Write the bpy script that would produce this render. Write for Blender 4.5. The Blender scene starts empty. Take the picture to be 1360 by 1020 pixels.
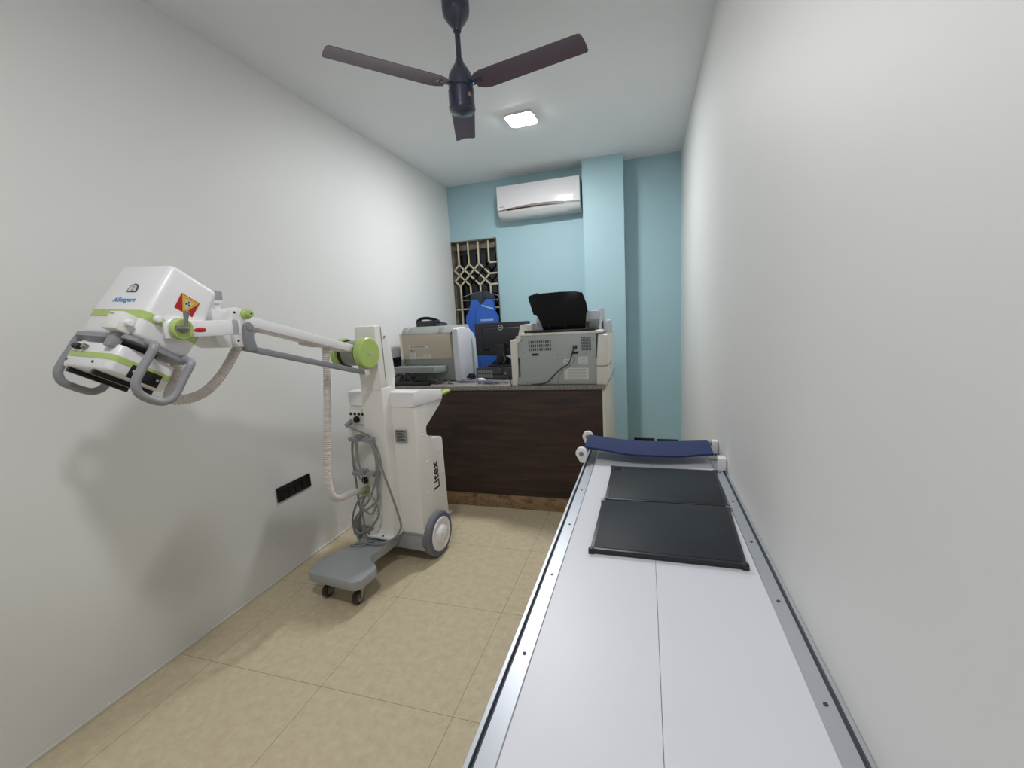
import bpy, bmesh, math, random
from mathutils import Vector, Matrix
random.seed(7)
SC = bpy.context.scene
COL = SC.collection

# ---------------------------------------------------------------- camera, world, exposure
CAM_POS = Vector((0.0, 0.0, 1.478))
YAW, PITCH, ROLL, FPX = 0.300259, -0.1521, -0.057195, 580.83
fw = Vector((-math.sin(YAW) * math.cos(PITCH), math.cos(YAW) * math.cos(PITCH), math.sin(PITCH)))
rt = Vector((math.cos(YAW), math.sin(YAW), 0))
up = rt.cross(fw)
rt2 = rt * math.cos(ROLL) + up * math.sin(ROLL)
up2 = up * math.cos(ROLL) - rt * math.sin(ROLL)
cd = bpy.data.cameras.new('camera')
cd.sensor_fit = 'HORIZONTAL'; cd.sensor_width = 36.0; cd.lens = FPX / 1360 * 36.0
cd.clip_start = 0.02
cam = bpy.data.objects.new('camera', cd); COL.objects.link(cam)
m3 = Matrix((rt2, up2, -fw)).transposed()
cam.matrix_world = Matrix.Translation(CAM_POS) @ m3.to_4x4()
SC.camera = cam
world = bpy.data.worlds.new('night'); SC.world = world; world.use_nodes = True
world.node_tree.nodes['Background'].inputs[0].default_value = (0.010, 0.012, 0.022, 1)
world.node_tree.nodes['Background'].inputs[1].default_value = 1.0
SC.view_settings.view_transform = 'Standard'
SC.view_settings.look = 'None'
SC.view_settings.exposure = 0.0
SC.view_settings.gamma = 1.0
SC.view_settings.use_curve_mapping = False
LIGHT_NEAR_DESK = 245.0      # emission of the panel in view
LIGHT_NEAR_DOOR = 152.0      # emission of the panel above the camera

# ---------------------------------------------------------------- materials
def lin(c):
    c = c / 255.0
    return c / 12.92 if c <= 0.04045 else ((c + 0.055) / 1.055) ** 2.4
def rgb(r, g, b): return (lin(r), lin(g), lin(b), 1.0)
MATS = {}
def mat(name, col, rough=0.5, metal=0.0, noise=0.0, nscale=8.0, bump=0.0, bscale=60.0, emit=0.0, spec=0.5, coat=0.0):
    m = bpy.data.materials.new(name); m.use_nodes = True
    nt = m.node_tree; b = nt.nodes['Principled BSDF']
    b.inputs['Base Color'].default_value = col
    b.inputs['Roughness'].default_value = rough
    b.inputs['Metallic'].default_value = metal
    b.inputs['Specular IOR Level'].default_value = spec
    b.inputs['Coat Weight'].default_value = coat
    tc = nt.nodes.new('ShaderNodeTexCoord')
    if noise > 0:
        n = nt.nodes.new('ShaderNodeTexNoise'); n.inputs['Scale'].default_value = nscale; n.inputs['Detail'].default_value = 6
        nt.links.new(tc.outputs['Object'], n.inputs['Vector'])
        r = nt.nodes.new('ShaderNodeValToRGB')
        r.color_ramp.elements[0].position = 0.3; r.color_ramp.elements[1].position = 0.7
        r.color_ramp.elements[0].color = [c * (1 - noise) for c in col[:3]] + [1]
        r.color_ramp.elements[1].color = [min(1, c * (1 + noise * 0.4)) for c in col[:3]] + [1]
        nt.links.new(n.outputs['Fac'], r.inputs['Fac']); nt.links.new(r.outputs['Color'], b.inputs['Base Color'])
    if bump > 0:
        n2 = nt.nodes.new('ShaderNodeTexNoise'); n2.inputs['Scale'].default_value = bscale; n2.inputs['Detail'].default_value = 4
        nt.links.new(tc.outputs['Object'], n2.inputs['Vector'])
        bp = nt.nodes.new('ShaderNodeBump'); bp.inputs['Strength'].default_value = bump; bp.inputs['Distance'].default_value = 0.01
        nt.links.new(n2.outputs['Fac'], bp.inputs['Height']); nt.links.new(bp.outputs['Normal'], b.inputs['Normal'])
    if emit > 0:
        b.inputs['Emission Color'].default_value = col; b.inputs['Emission Strength'].default_value = emit
    MATS[name] = m
    return m
def node(nt, t, **kw):
    n = nt.nodes.new(t)
    for k, v in kw.items(): setattr(n, k, v)
    return n

M_WALL = mat('wall_paint_grey_white', rgb(229, 228, 226), 0.55, noise=0.02, nscale=1.5, bump=0.03, bscale=40)
M_WALLR = mat('wall_paint_white', rgb(227, 226, 224), 0.55, noise=0.02, nscale=1.2, bump=0.03, bscale=40)
M_CEIL = mat('ceiling_paint', rgb(240, 241, 242), 0.7, noise=0.02, nscale=1.5, bump=0.02)
M_BLUE = mat('wall_paint_blue', rgb(166, 199, 207), 0.5, noise=0.03, nscale=1.5, bump=0.03, bscale=40)
M_FRONT = mat('wall_paint_front', rgb(233, 232, 230), 0.6, noise=0.02)
M_CONC = mat('rough_plaster', rgb(128, 122, 108), 0.9, noise=0.45, nscale=14, bump=0.5, bscale=30)
M_GRILLE = mat('cream_enamel', rgb(205, 195, 165), 0.45, noise=0.06, nscale=20)
M_GLASS = mat('night_glass', (0.004, 0.004, 0.007, 1), 0.08)
M_MWHITE = mat('machine_white', rgb(240, 238, 240), 0.35, noise=0.015, nscale=6, coat=0.15)
M_MCREAM = mat('machine_off_white', rgb(240, 237, 233), 0.45, noise=0.02, nscale=6)
M_GREEN = mat('lime_green', rgb(180, 205, 116), 0.35, noise=0.02, nscale=6)
M_MGREY = mat('machine_grey', rgb(162, 164, 168), 0.4, noise=0.03, nscale=10)
M_LGREY = mat('linkage_grey', rgb(138, 140, 146), 0.4, noise=0.03, nscale=10)
M_HGREY = mat('handle_grey', rgb(150, 150, 156), 0.35, noise=0.02)
M_DGREY = mat('dark_grey', rgb(70, 70, 72), 0.5, noise=0.05)
M_BLACK = mat('black_plastic', rgb(18, 18, 20), 0.35, noise=0.05)
M_BLACKG = mat('black_gloss', rgb(8, 10, 16), 0.3, noise=0.02, spec=0.25)
M_CHROME = mat('chrome', rgb(200, 200, 200), 0.2, metal=1.0, noise=0.02)
M_ALU = mat('aluminium', rgb(196, 199, 206), 0.42, metal=0.85, noise=0.03, nscale=3)
M_GROOVE = mat('groove_dark', rgb(60, 64, 76), 0.5, noise=0.05)
M_BEDW = mat('white_laminate', rgb(222, 222, 229), 0.4, noise=0.015, nscale=3)
M_NAVY = mat('navy_webbing', rgb(38, 52, 98), 0.85, noise=0.12, nscale=30, bump=0.2, bscale=300)
M_CASS = mat('cassette_charcoal', rgb(30, 37, 45), 0.55, noise=0.12, nscale=10, spec=0.35)
M_CASSF = mat('cassette_frame', rgb(32, 34, 38), 0.4, noise=0.06)
M_FANB = mat('fan_navy', rgb(58, 64, 84), 0.28, noise=0.05, coat=0.3)
M_BLADE = mat('fan_blade_brown', rgb(101, 84, 96), 0.4, noise=0.06, nscale=12)
M_BEIGE = mat('beige_panel', rgb(186, 175, 157), 0.5, noise=0.05, nscale=3)
M_IGREY = mat('imager_grey', rgb(140, 145, 142), 0.5, noise=0.03)
M_IGREY2 = mat('imager_lid_grey', rgb(160, 163, 160), 0.45, noise=0.03)
M_IWHITE = mat('imager_white', rgb(205, 207, 213), 0.4, noise=0.02)
M_PGREY = mat('printer_back_grey', rgb(168, 174, 174), 0.45, noise=0.02, metal=0.1)
M_PWHITE = mat('printer_cream', rgb(222, 220, 212), 0.45, noise=0.02)
M_SLOT = mat('vent_slot', rgb(70, 74, 74), 0.6, noise=0.05)
M_PAPER = mat('label_paper', rgb(205, 206, 202), 0.6, noise=0.02)
M_PRINT = mat('label_print', rgb(120, 122, 122), 0.6, noise=0.05)
M_YELLOW = mat('label_yellow', rgb(225, 180, 30), 0.5, noise=0.03)
M_RED = mat('label_red', rgb(186, 26, 38), 0.45, noise=0.03)
M_LOGO = mat('lettering_blue', rgb(70, 146, 198), 0.5, noise=0.02)
M_INK = mat('lettering_black', rgb(32, 32, 34), 0.5, noise=0.02)
M_INKGREY = mat('lettering_grey', rgb(110, 110, 112), 0.5, noise=0.02)
M_MON = mat('monitor_black', rgb(30, 32, 40), 0.45, noise=0.05)
M_SILVER = mat('silver_badge', rgb(205, 207, 210), 0.35, noise=0.02)
M_PC = mat('computer_dark', rgb(34, 36, 48), 0.4, noise=0.05)
M_PCM = mat('computer_metal', rgb(140, 142, 148), 0.45, metal=0.4, noise=0.1)
M_APRON = mat('apron_blue', rgb(46, 98, 190), 0.55, noise=0.08, nscale=6, bump=0.3, bscale=9)
M_APRDK = mat('apron_charcoal', rgb(54, 60, 72), 0.8, noise=0.1)
M_APRST = mat('apron_trim', rgb(150, 172, 220), 0.6, noise=0.03)
M_CABLE = mat('cable_grey', rgb(138, 137, 137), 0.5, noise=0.03)
M_CABLE2 = mat('cable_lilac_grey', rgb(118, 118, 134), 0.5, noise=0.05)
M_HOSE = mat('hose_grey', rgb(216, 208, 204), 0.6, noise=0.04)
M_ACW = mat('aircon_white', rgb(226, 224, 226), 0.16, noise=0.01, bump=0.10, bscale=26, coat=0.4)
M_ACF = mat('aircon_flap', rgb(206, 209, 208), 0.4, noise=0.02)
M_ACT = mat('aircon_trim', rgb(150, 128, 122), 0.4, noise=0.05)
M_PHONE = mat('phone_black', rgb(40, 43, 48), 0.35, noise=0.05)
M_ADAPT = mat('adapter_white', rgb(222, 222, 224), 0.4, noise=0.02)
M_TIRE = mat('tyre_grey', rgb(120, 121, 126), 0.6, noise=0.05)
M_TIREB = mat('tyre_band_blue_grey', rgb(98, 104, 124), 0.55, noise=0.05)
M_CAST = mat('caster_maroon', rgb(62, 40, 42), 0.45, noise=0.05)
M_STEEL = mat('steel', rgb(150, 152, 146), 0.35, metal=0.7, noise=0.04)
M_PLATE = mat('data_plate', rgb(158, 160, 158), 0.4, noise=0.35, nscale=90)
M_SIDE = mat('desk_cream_laminate', rgb(216, 212, 200), 0.5, noise=0.03)

def scuffs(m, col):
    """a few grey scrape marks low on the wall paint"""
    nt = m.node_tree; b = nt.nodes['Principled BSDF']; L = nt.links.new
    src = b.inputs['Base Color'].links[0].from_socket
    tc = node(nt, 'ShaderNodeTexCoord'); mp = node(nt, 'ShaderNodeMapping'); mp.inputs['Scale'].default_value = (1, 1.0, 1.6); mp.inputs['Rotation'].default_value = (.5, 0, 0)
    L(tc.outputs['Object'], mp.inputs[0])
    n = node(nt, 'ShaderNodeTexNoise'); n.inputs['Scale'].default_value = 5.5; n.inputs['Detail'].default_value = 8; n.inputs['Roughness'].default_value = 0.72
    L(mp.outputs[0], n.inputs['Vector'])
    r = node(nt, 'ShaderNodeValToRGB'); r.color_ramp.elements[0].position = 0.69; r.color_ramp.elements[1].position = 0.72
    L(n.outputs['Fac'], r.inputs['Fac'])
    sp = node(nt, 'ShaderNodeSeparateXYZ'); L(tc.outputs['Object'], sp.inputs[0])
    lo = node(nt, 'ShaderNodeMath', operation='LESS_THAN'); lo.inputs[1].default_value = 0.42; L(sp.outputs['Z'], lo.inputs[0])
    mu = node(nt, 'ShaderNodeMath', operation='MULTIPLY'); L(r.outputs['Color'], mu.inputs[0]); L(lo.outputs[0], mu.inputs[1])
    m2 = node(nt, 'ShaderNodeMath', operation='MULTIPLY'); m2.inputs[1].default_value = 0.4; L(mu.outputs[0], m2.inputs[0])
    mx = node(nt, 'ShaderNodeMixRGB'); mx.inputs[2].default_value = col
    L(m2.outputs[0], mx.inputs[0]); L(src, mx.inputs[1]); L(mx.outputs[0], b.inputs['Base Color'])
scuffs(M_WALL, rgb(120, 120, 118))

def emission(name, strength):
    m = bpy.data.materials.new(name); m.use_nodes = True
    b = m.node_tree.nodes['Principled BSDF']
    b.inputs['Base Color'].default_value = (0.8, 0.8, 0.8, 1)
    b.inputs['Emission Color'].default_value = (0.965, 0.985, 1.0, 1)
    b.inputs['Emission Strength'].default_value = strength
    return m

def floor_mat():
    m = bpy.data.materials.new('vinyl_floor_tiles'); m.use_nodes = True
    nt = m.node_tree; b = nt.nodes['Principled BSDF']; L = nt.links.new
    tc = node(nt, 'ShaderNodeTexCoord'); sp = node(nt, 'ShaderNodeSeparateXYZ')
    L(tc.outputs['Object'], sp.inputs[0])
    seams = []
    for ax, off in (('X', 0.709), ('Y', -1.292)):
        a = node(nt, 'ShaderNodeMath', operation='ADD'); a.inputs[1].default_value = off + 6.0
        L(sp.outputs[ax], a.inputs[0])
        d = node(nt, 'ShaderNodeMath', operation='DIVIDE'); d.inputs[1].default_value = 0.6; L(a.outputs[0], d.inputs[0])
        f = node(nt, 'ShaderNodeMath', operation='FRACT'); L(d.outputs[0], f.inputs[0])
        s = node(nt, 'ShaderNodeMath', operation='SUBTRACT'); s.inputs[1].default_value = 0.5; L(f.outputs[0], s.inputs[0])
        ab = node(nt, 'ShaderNodeMath', operation='ABSOLUTE'); L(s.outputs[0], ab.inputs[0])
        g = node(nt, 'ShaderNodeMath', operation='GREATER_THAN'); g.inputs[1].default_value = 0.4978; L(ab.outputs[0], g.inputs[0])
        seams.append(g)
    mx = node(nt, 'ShaderNodeMath', operation='MAXIMUM'); L(seams[0].outputs[0], mx.inputs[0]); L(seams[1].outputs[0], mx.inputs[1])
    n1 = node(nt, 'ShaderNodeTexNoise'); n1.inputs['Scale'].default_value = 26; n1.inputs['Detail'].default_value = 7; n1.inputs['Roughness'].default_value = 0.65
    L(tc.outputs['Object'], n1.inputs['Vector'])
    r1 = node(nt, 'ShaderNodeValToRGB')
    r1.color_ramp.elements[0].position = 0.32; r1.color_ramp.elements[1].position = 0.72
    r1.color_ramp.elements[0].color = rgb(198, 182, 151); r1.color_ramp.elements[1].color = rgb(216, 203, 174)
    L(n1.outputs['Fac'], r1.inputs['Fac'])
    n2 = node(nt, 'ShaderNodeTexNoise'); n2.inputs['Scale'].default_value = 95; n2.inputs['Detail'].default_value = 3
    L(tc.outputs['Object'], n2.inputs['Vector'])
    r2 = node(nt, 'ShaderNodeValToRGB'); r2.color_ramp.elements[0].position = 0.66; r2.color_ramp.elements[1].position = 0.74
    L(n2.outputs['Fac'], r2.inputs['Fac'])
    mix = node(nt, 'ShaderNodeMixRGB'); mix.inputs[2].default_value = rgb(224, 214, 190)
    mu = node(nt, 'ShaderNodeMath', operation='MULTIPLY'); mu.inputs[1].default_value = 0.55
    L(r2.outputs['Color'], mu.inputs[0]); L(mu.outputs[0], mix.inputs[0]); L(r1.outputs['Color'], mix.inputs[1])
    mix2 = node(nt, 'ShaderNodeMixRGB'); mix2.inputs[2].default_value = rgb(128, 112, 82)
    ms = node(nt, 'ShaderNodeMath', operation='MULTIPLY'); ms.inputs[1].default_value = 0.75
    L(mx.outputs[0], ms.inputs[0]); L(ms.outputs[0], mix2.inputs[0]); L(mix.outputs[0], mix2.inputs[1])
    L(mix2.outputs[0], b.inputs['Base Color'])
    b.inputs['Roughness'].default_value = 0.42; b.inputs['Specular IOR Level'].default_value = 0.35
    return m
def grain_mat(name, ramp, scale, rough, stretch, nscale):
    m = bpy.data.materials.new(name); m.use_nodes = True
    nt = m.node_tree; b = nt.nodes['Principled BSDF']; L = nt.links.new
    tc = node(nt, 'ShaderNodeTexCoord'); mp = node(nt, 'ShaderNodeMapping'); mp.inputs['Scale'].default_value = stretch
    L(tc.outputs['Object'], mp.inputs[0])
    n = node(nt, 'ShaderNodeTexNoise'); n.inputs['Scale'].default_value = nscale; n.inputs['Detail'].default_value = 9; n.inputs['Roughness'].default_value = 0.62
    n.inputs['Distortion'].default_value = scale
    L(mp.outputs[0], n.inputs['Vector'])
    r = node(nt, 'ShaderNodeValToRGB'); e = r.color_ramp.elements
    e[0].position, e[0].color = ramp[0][0], rgb(*ramp[0][1]); e[1].position, e[1].color = ramp[-1][0], rgb(*ramp[-1][1])
    for p, c in ramp[1:-1]:
        k = e.new(p); k.color = rgb(*c)
    L(n.outputs['Fac'], r.inputs['Fac']); L(r.outputs['Color'], b.inputs['Base Color'])
    b.inputs['Roughness'].default_value = rough
    return m
M_FLOOR = floor_mat()
M_WOOD = grain_mat('dark_walnut_laminate', [(0.3, (34, 25, 22)), (0.5, (52, 36, 31)), (0.62, (68, 46, 38)), (0.75, (40, 29, 26))], 0.6, 0.5, (0.9, 1, 9), 2.2)
M_MARBLE = grain_mat('brown_marble', [(0.3, (92, 70, 50)), (0.45, (128, 102, 76)), (0.55, (160, 134, 102)), (0.7, (112, 84, 60))], 1.4, 0.35, (1.2, 1, 1.6), 7.0)
M_GRANITE = grain_mat('grey_granite', [(0.35, (78, 74, 72)), (0.5, (132, 126, 122)), (0.62, (168, 162, 156)), (0.7, (96, 90, 88))], 0.0, 0.3, (1, 1, 1), 110.0)

# ---------------------------------------------------------------- geometry helpers
class B:
    """collects shapes for ONE mesh; mi = material slot of what is added next"""
    def __init__(s): s.bm = bmesh.new(); s.mi = 0; s.xf = None
    def _merge(s, t):
        if s.xf is not None: bmesh.ops.transform(t, matrix=s.xf, verts=t.verts)
        bmesh.ops.recalc_face_normals(t, faces=t.faces)
        for f in t.faces: f.material_index = s.mi
        me = bpy.data.meshes.new('t'); t.to_mesh(me); t.free(); s.bm.from_mesh(me); bpy.data.meshes.remove(me)
        return s
    def box(s, x0, x1, y0, y1, z0, z1, bev=0.0, seg=2, rot=None):
        t = bmesh.new(); bmesh.ops.create_cube(t, size=1)
        for v in t.verts:
            v.co = Vector((x0 if v.co.x < 0 else x1, y0 if v.co.y < 0 else y1, z0 if v.co.z < 0 else z1))
        if bev > 0: bmesh.ops.bevel(t, geom=t.edges[:], offset=bev, segments=seg, profile=0.5, affect='EDGES')
        if rot is not None:
            c = Vector(((x0 + x1) / 2, (y0 + y1) / 2, (z0 + z1) / 2))
            bmesh.ops.transform(t, matrix=Matrix.Translation(c) @ rot.to_4x4() @ Matrix.Translation(-c), verts=t.verts)
        return s._merge(t)
    def lathe(s, prof, origin=(0, 0, 0), axis=(0, 0, 1), seg=28):
        """prof: (radius, height) pairs along axis"""
        t = bmesh.new(); q = Vector(axis).to_track_quat('Z', 'Y').to_matrix(); o = Vector(origin); rings = []
        for r, h in prof:
            if r < 1e-6: rings.append([t.verts.new(o + q @ Vector((0, 0, h)))])
            else: rings.append([t.verts.new(o + q @ Vector((r * math.cos(2 * math.pi * k / seg), r * math.sin(2 * math.pi * k / seg), h))) for k in range(seg)])
        for a, b in zip(rings, rings[1:]):
            if len(a) == 1 and len(b) == 1: continue
            for k in range(seg):
                k2 = (k + 1) % seg
                if len(a) == 1: t.faces.new((a[0], b[k], b[k2]))
                elif len(b) == 1: t.faces.new((a[k], a[k2], b[0]))
                else: t.faces.new((a[k], a[k2], b[k2], b[k]))
        for rg, flip in ((rings[0], True), (rings[-1], False)):
            if len(rg) > 1: t.faces.new(rg[::-1] if flip else rg)
        return s._merge(t)
    def cyl(s, p0, p1, r, r2=None, bev=0.0, seg=24):
        p0 = Vector(p0); p1 = Vector(p1); h = (p1 - p0).length; r2 = r if r2 is None else r2
        if bev > 0: prof = [(r - bev, 0), (r, bev), (r2, h - bev), (r2 - bev, h)]
        else: prof = [(r, 0), (r2, h)]
        return s.lathe(prof, p0, (p1 - p0).normalized(), seg)
    def ball(s, c, r, seg=14, squash=1.0):
        return s.lathe([(r * math.sin(a) if 0 < k < 8 else 0, -r * squash * math.cos(a)) for k, a in ((k, math.pi * k / 8) for k in range(9))], c, (0, 0, 1), seg)
    def tube(s, pts, r, seg=8, sub=6, closed=False, corr=0.0, pitch=0.006):
        """smooth tube through pts; corr > 0 makes a corrugated hose"""
        P = [Vector(p) for p in pts]; n = len(P); C = []
        if sub <= 1: C = P
        else:
            rng = n if closed else n - 1
            for i in range(rng):
                a = P[(i - 1) % n] if closed or i > 0 else P[i] * 2 - P[i + 1]
                b = P[i]; c = P[(i + 1) % n]
                d = P[(i + 2) % n] if closed or i + 2 < n else c * 2 - b
                for k in range(sub):
                    u = k / sub
                    C.append(0.5 * ((2 * b) + (c - a) * u + (2 * a - 5 * b + 4 * c - d) * u * u + (3 * b - a - 3 * c + d) * u ** 3))
            if not closed: C.append(P[-1])
        rad = [r] * len(C)
        if corr > 0:
            D = [C[0]]; acc = 0.0
            for a, b in zip(C, C[1:]):
                l = (b - a).length
                while acc + l >= pitch / 2:
                    u = (pitch / 2 - acc) / l; a = a.lerp(b, u); D.append(a.copy()); l = (b - a).length; acc = 0.0
                acc += l
            C = D; rad = [r if k % 2 else r * (1 - corr) for k in range(len(C))]
        t = bmesh.new(); rings = []; nrm = None; m = len(C)
        for i, p in enumerate(C):
            if closed: tg = C[(i + 1) % m] - C[(i - 1) % m]
            else: tg = C[min(i + 1, m - 1)] - C[max(i - 1, 0)]
            if tg.length < 1e-9: tg = Vector((0, 0, 1))
            tg.normalize()
            if nrm is None: nrm = tg.orthogonal()
            nrm = (nrm - tg * nrm.dot(tg))
            nrm = nrm.normalized() if nrm.length > 1e-6 else tg.orthogonal().normalized()
            bn = tg.cross(nrm)
            rings.append([t.verts.new(p + (nrm * math.cos(2 * math.pi * k / seg) + bn * math.sin(2 * math.pi * k / seg)) * rad[i]) for k in range(seg)])
        pairs = list(zip(rings, rings[1:])) + ([(rings[-1], rings[0])] if closed else [])
        for a, b in pairs:
            for k in range(seg): t.faces.new((a[k], a[(k + 1) % seg], b[(k + 1) % seg], b[k]))
        if not closed: t.faces.new(rings[0][::-1]); t.faces.new(rings[-1])
        return s._merge(t)
    def prism(s, outline, axis, a0, a1, bev=0.0, seg=2):
        """outline in the two other axes (in xyz order), extruded along axis from a0 to a1"""
        def P(u, v, w):
            return {'x': Vector((w, u, v)), 'y': Vector((u, w, v)), 'z': Vector((u, v, w))}[axis]
        t = bmesh.new()
        A = [t.verts.new(P(u, v, a0)) for u, v in outline]; Bv = [t.verts.new(P(u, v, a1)) for u, v in outline]
        n = len(outline)
        f0 = t.faces.new(A); f1 = t.faces.new(Bv[::-1])
        for k in range(n): t.faces.new((A[k], A[(k + 1) % n], Bv[(k + 1) % n], Bv[k]))
        if bev > 0:
            es = list(f0.edges) + list(f1.edges)
            bmesh.ops.bevel(t, geom=es, offset=bev, segments=seg, profile=0.5, affect='EDGES')
        return s._merge(t)
    def loft(s, rings, cap=True):
        t = bmesh.new(); R = [[t.verts.new(Vector(p)) for p in r] for r in rings]
        n = len(R[0])
        for a, b in zip(R, R[1:]):
            for k in range(n): t.faces.new((a[k], a[(k + 1) % n], b[(k + 1) % n], b[k]))
        if cap: t.faces.new(R[0][::-1]); t.faces.new(R[-1])
        return s._merge(t)
    def sheet(s, fn, nu, nv, thick, nrm=(0, 0, 1)):
        """closed sheet: fn(u, v) -> point, thickness along nrm"""
        t = bmesh.new(); N = Vector(nrm) * thick
        top = [[t.verts.new(Vector(fn(i / nu, j / nv)) + N * 0.5) for j in range(nv + 1)] for i in range(nu + 1)]
        bot = [[t.verts.new(Vector(fn(i / nu, j / nv)) - N * 0.5) for j in range(nv + 1)] for i in range(nu + 1)]
        for i in range(nu):
            for j in range(nv):
                t.faces.new((top[i][j], top[i + 1][j], top[i + 1][j + 1], top[i][j + 1]))
                t.faces.new((bot[i][j], bot[i][j + 1], bot[i + 1][j + 1], bot[i + 1][j]))
        for i in range(nu):
            t.faces.new((top[i][0], bot[i][0], bot[i + 1][0], top[i + 1][0]))
            t.faces.new((top[i][nv], top[i + 1][nv], bot[i + 1][nv], bot[i][nv]))
        for j in range(nv):
            t.faces.new((top[0][j], top[0][j + 1], bot[0][j + 1], bot[0][j]))
            t.faces.new((top[nu][j], bot[nu][j], bot[nu][j + 1], top[nu][j + 1]))
        return s._merge(t)
    def build(s, name, mats, parent=None, angle=40):
        me = bpy.data.meshes.new(name); s.bm.to_mesh(me); s.bm.free()
        for m in (mats if isinstance(mats, (list, tuple)) else [mats]): me.materials.append(m)
        for p in me.polygons: p.use_smooth = True
        me.set_sharp_from_angle(angle=math.radians(angle))
        o = bpy.data.objects.new(name, me); COL.objects.link(o)
        if parent is not None: o.parent = parent
        return o
def rrect(cx, cy, hx, hy, r, z, n=5):
    out = []
    for qx, qy, a0 in ((1, 1, 0), (-1, 1, 90), (-1, -1, 180), (1, -1, 270)):
        for k in range(n + 1):
            a = math.radians(a0 + 90 * k / n)
            out.append((cx + qx * (hx - r) + r * math.cos(a), cy + qy * (hy - r) + r * math.sin(a), z))
    return out
def tag(o, label, cat, group=None):
    o['label'] = label; o['category'] = cat
    if group: o['group'] = group
    return o
def thing(name, label, cat, loc=(0, 0, 0), rotz=0.0, group=None):
    o = bpy.data.objects.new(name, None); COL.objects.link(o)
    o.empty_display_size = 0.1; o.location = loc; o.rotation_euler = (0, 0, rotz)
    return tag(o, label, cat, group)
def struct(name, b, mats, parent=None, angle=40):
    o = b.build(name, mats, parent, angle)
    if parent is None: o['kind'] = 'structure'
    return o
def copy_tree(o, parent=None):
    c = o.copy(); COL.objects.link(c); c.parent = parent
    for ch in [x for x in bpy.data.objects if x.parent == o]: copy_tree(ch, c)
    return c
def text(name, s, size, m, parent, mtx, shear=0.0, sx=1.0, ext=0.0006, bold=0.0, sp=1.0):
    cu = bpy.data.curves.new('t', 'FONT'); cu.body = s; cu.size = size; cu.extrude = ext; cu.shear = shear; cu.offset = bold
    cu.space_character = sp; cu.align_x = 'CENTER'; cu.align_y = 'CENTER'
    o = bpy.data.objects.new('t', cu); COL.objects.link(o)
    bpy.context.view_layer.update()
    dg = bpy.context.evaluated_depsgraph_get()
    me = bpy.data.meshes.new_from_object(o.evaluated_get(dg))
    bpy.data.objects.remove(o); bpy.data.curves.remove(cu)
    me.name = name; me.materials.clear(); me.materials.append(m)
    me.transform(mtx @ Matrix.Diagonal((sx, 1, 1, 1)))
    r = bpy.data.objects.new(name, me); COL.objects.link(r); r.parent = parent
    return r
def frame(origin, xdir, ydir):
    x = Vector(xdir).normalized(); y = Vector(ydir); y = (y - x * y.dot(x)).normalized(); z = x.cross(y)
    return Matrix.Translation(Vector(origin)) @ Matrix((x, y, z)).transposed().to_4x4()

# ---------------------------------------------------------------- the room
XL, XR, YB, YF, ZC = -2.111, 0.349, 4.763, -1.30, 2.947
WX, WZ0, WZ1 = -1.561, 0.98, 2.355           # window opening against the wall on the machine's side
struct('floor', B().box(XL - .2, XR + .2, YF - .2, YB + .3, -0.1, 0), M_FLOOR)
struct('ceiling', B().box(XL - .2, XR + .2, YF - .2, YB + .3, ZC, ZC + .1), M_CEIL)
struct('wall_left', B().box(XL - .15, XL, YF, YB, 0, ZC), M_WALL)
struct('wall_right', B().box(XR, XR + .15, YF, YB + .25, 0, ZC), M_WALLR)
struct('wall_front', B().box(XL - .15, XR + .15, YF - .15, YF, 0, ZC), M_FRONT)
b = B()
b.box(WX, XR, YB, YB + .2, 0, ZC)
b.box(XL - .15, WX, YB, YB + .2, 0, WZ0)
b.box(XL - .15, WX, YB, YB + .2, WZ1, ZC)
struct('wall_back', b, M_BLUE)
b = B(); b.box(-0.574, -0.184, 4.538, YB, 0, ZC); struct('wall_pillar', b, M_BLUE)
b = B(); b.box(XL, XL + 0.008, YF, YB, 0, 0.014, 0.003); struct('baseboard_left', b, M_PWHITE)

win = bpy.data.objects.new('window_1', None); COL.objects.link(win); win.location = (-1.836, YB, WZ0); win['kind'] = 'structure'
wl = lambda x, y, z: (x + 1.836, y - YB, z - WZ0)
def wbox(b, x0, x1, y0, y1, z0, z1, bev=0):
    p = wl(x0, y0, z0); q = wl(x1, y1, z1); return b.box(p[0], q[0], p[1], q[1], p[2], q[2], bev)
b = B()
wbox(b, XL - .14, WX, YB + .005, YB + .199, WZ1 - .012, WZ1)                 # soffit
wbox(b, WX - .014, WX, YB + .012, YB + .199, WZ0, WZ1 - .012)                # jamb
wbox(b, XL - .14, XL + .004, YB + .06, YB + .199, WZ0, WZ1 - .012)
wbox(b, XL - .14, WX, YB + .005, YB + .199, WZ0, WZ0 + .012)
b.build('reveal', M_CONC, win)
b = B()
for x0, x1, z0, z1 in ((XL, WX - .014, WZ1 - .13, WZ1 - .09), (XL, WX - .014, WZ0 + .012, WZ0 + .05), (XL + .004, XL + .035, WZ0, WZ1 - .012), (WX - .05, WX - .014, WZ0, WZ1 - .012), (-1.855, -1.825, WZ0, WZ1 - .012)):
    wbox(b, x0, x1, YB + .15, YB + .185, z0, z1)
b.build('window_frame', M_DGREY, win)
b = B(); wbox(b, XL + .004, WX - .014, YB + .07, YB + .185, WZ1 - .092, WZ1 - .012, .006); b.build('lintel_board', M_CONC, win)
b = B(); wbox(b, XL, WX - .014, YB + .165, YB + .172, WZ0 + .012, WZ1 - .012); b.build('pane', M_GLASS, win)
b = B(); GY = YB + 0.035
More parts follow.
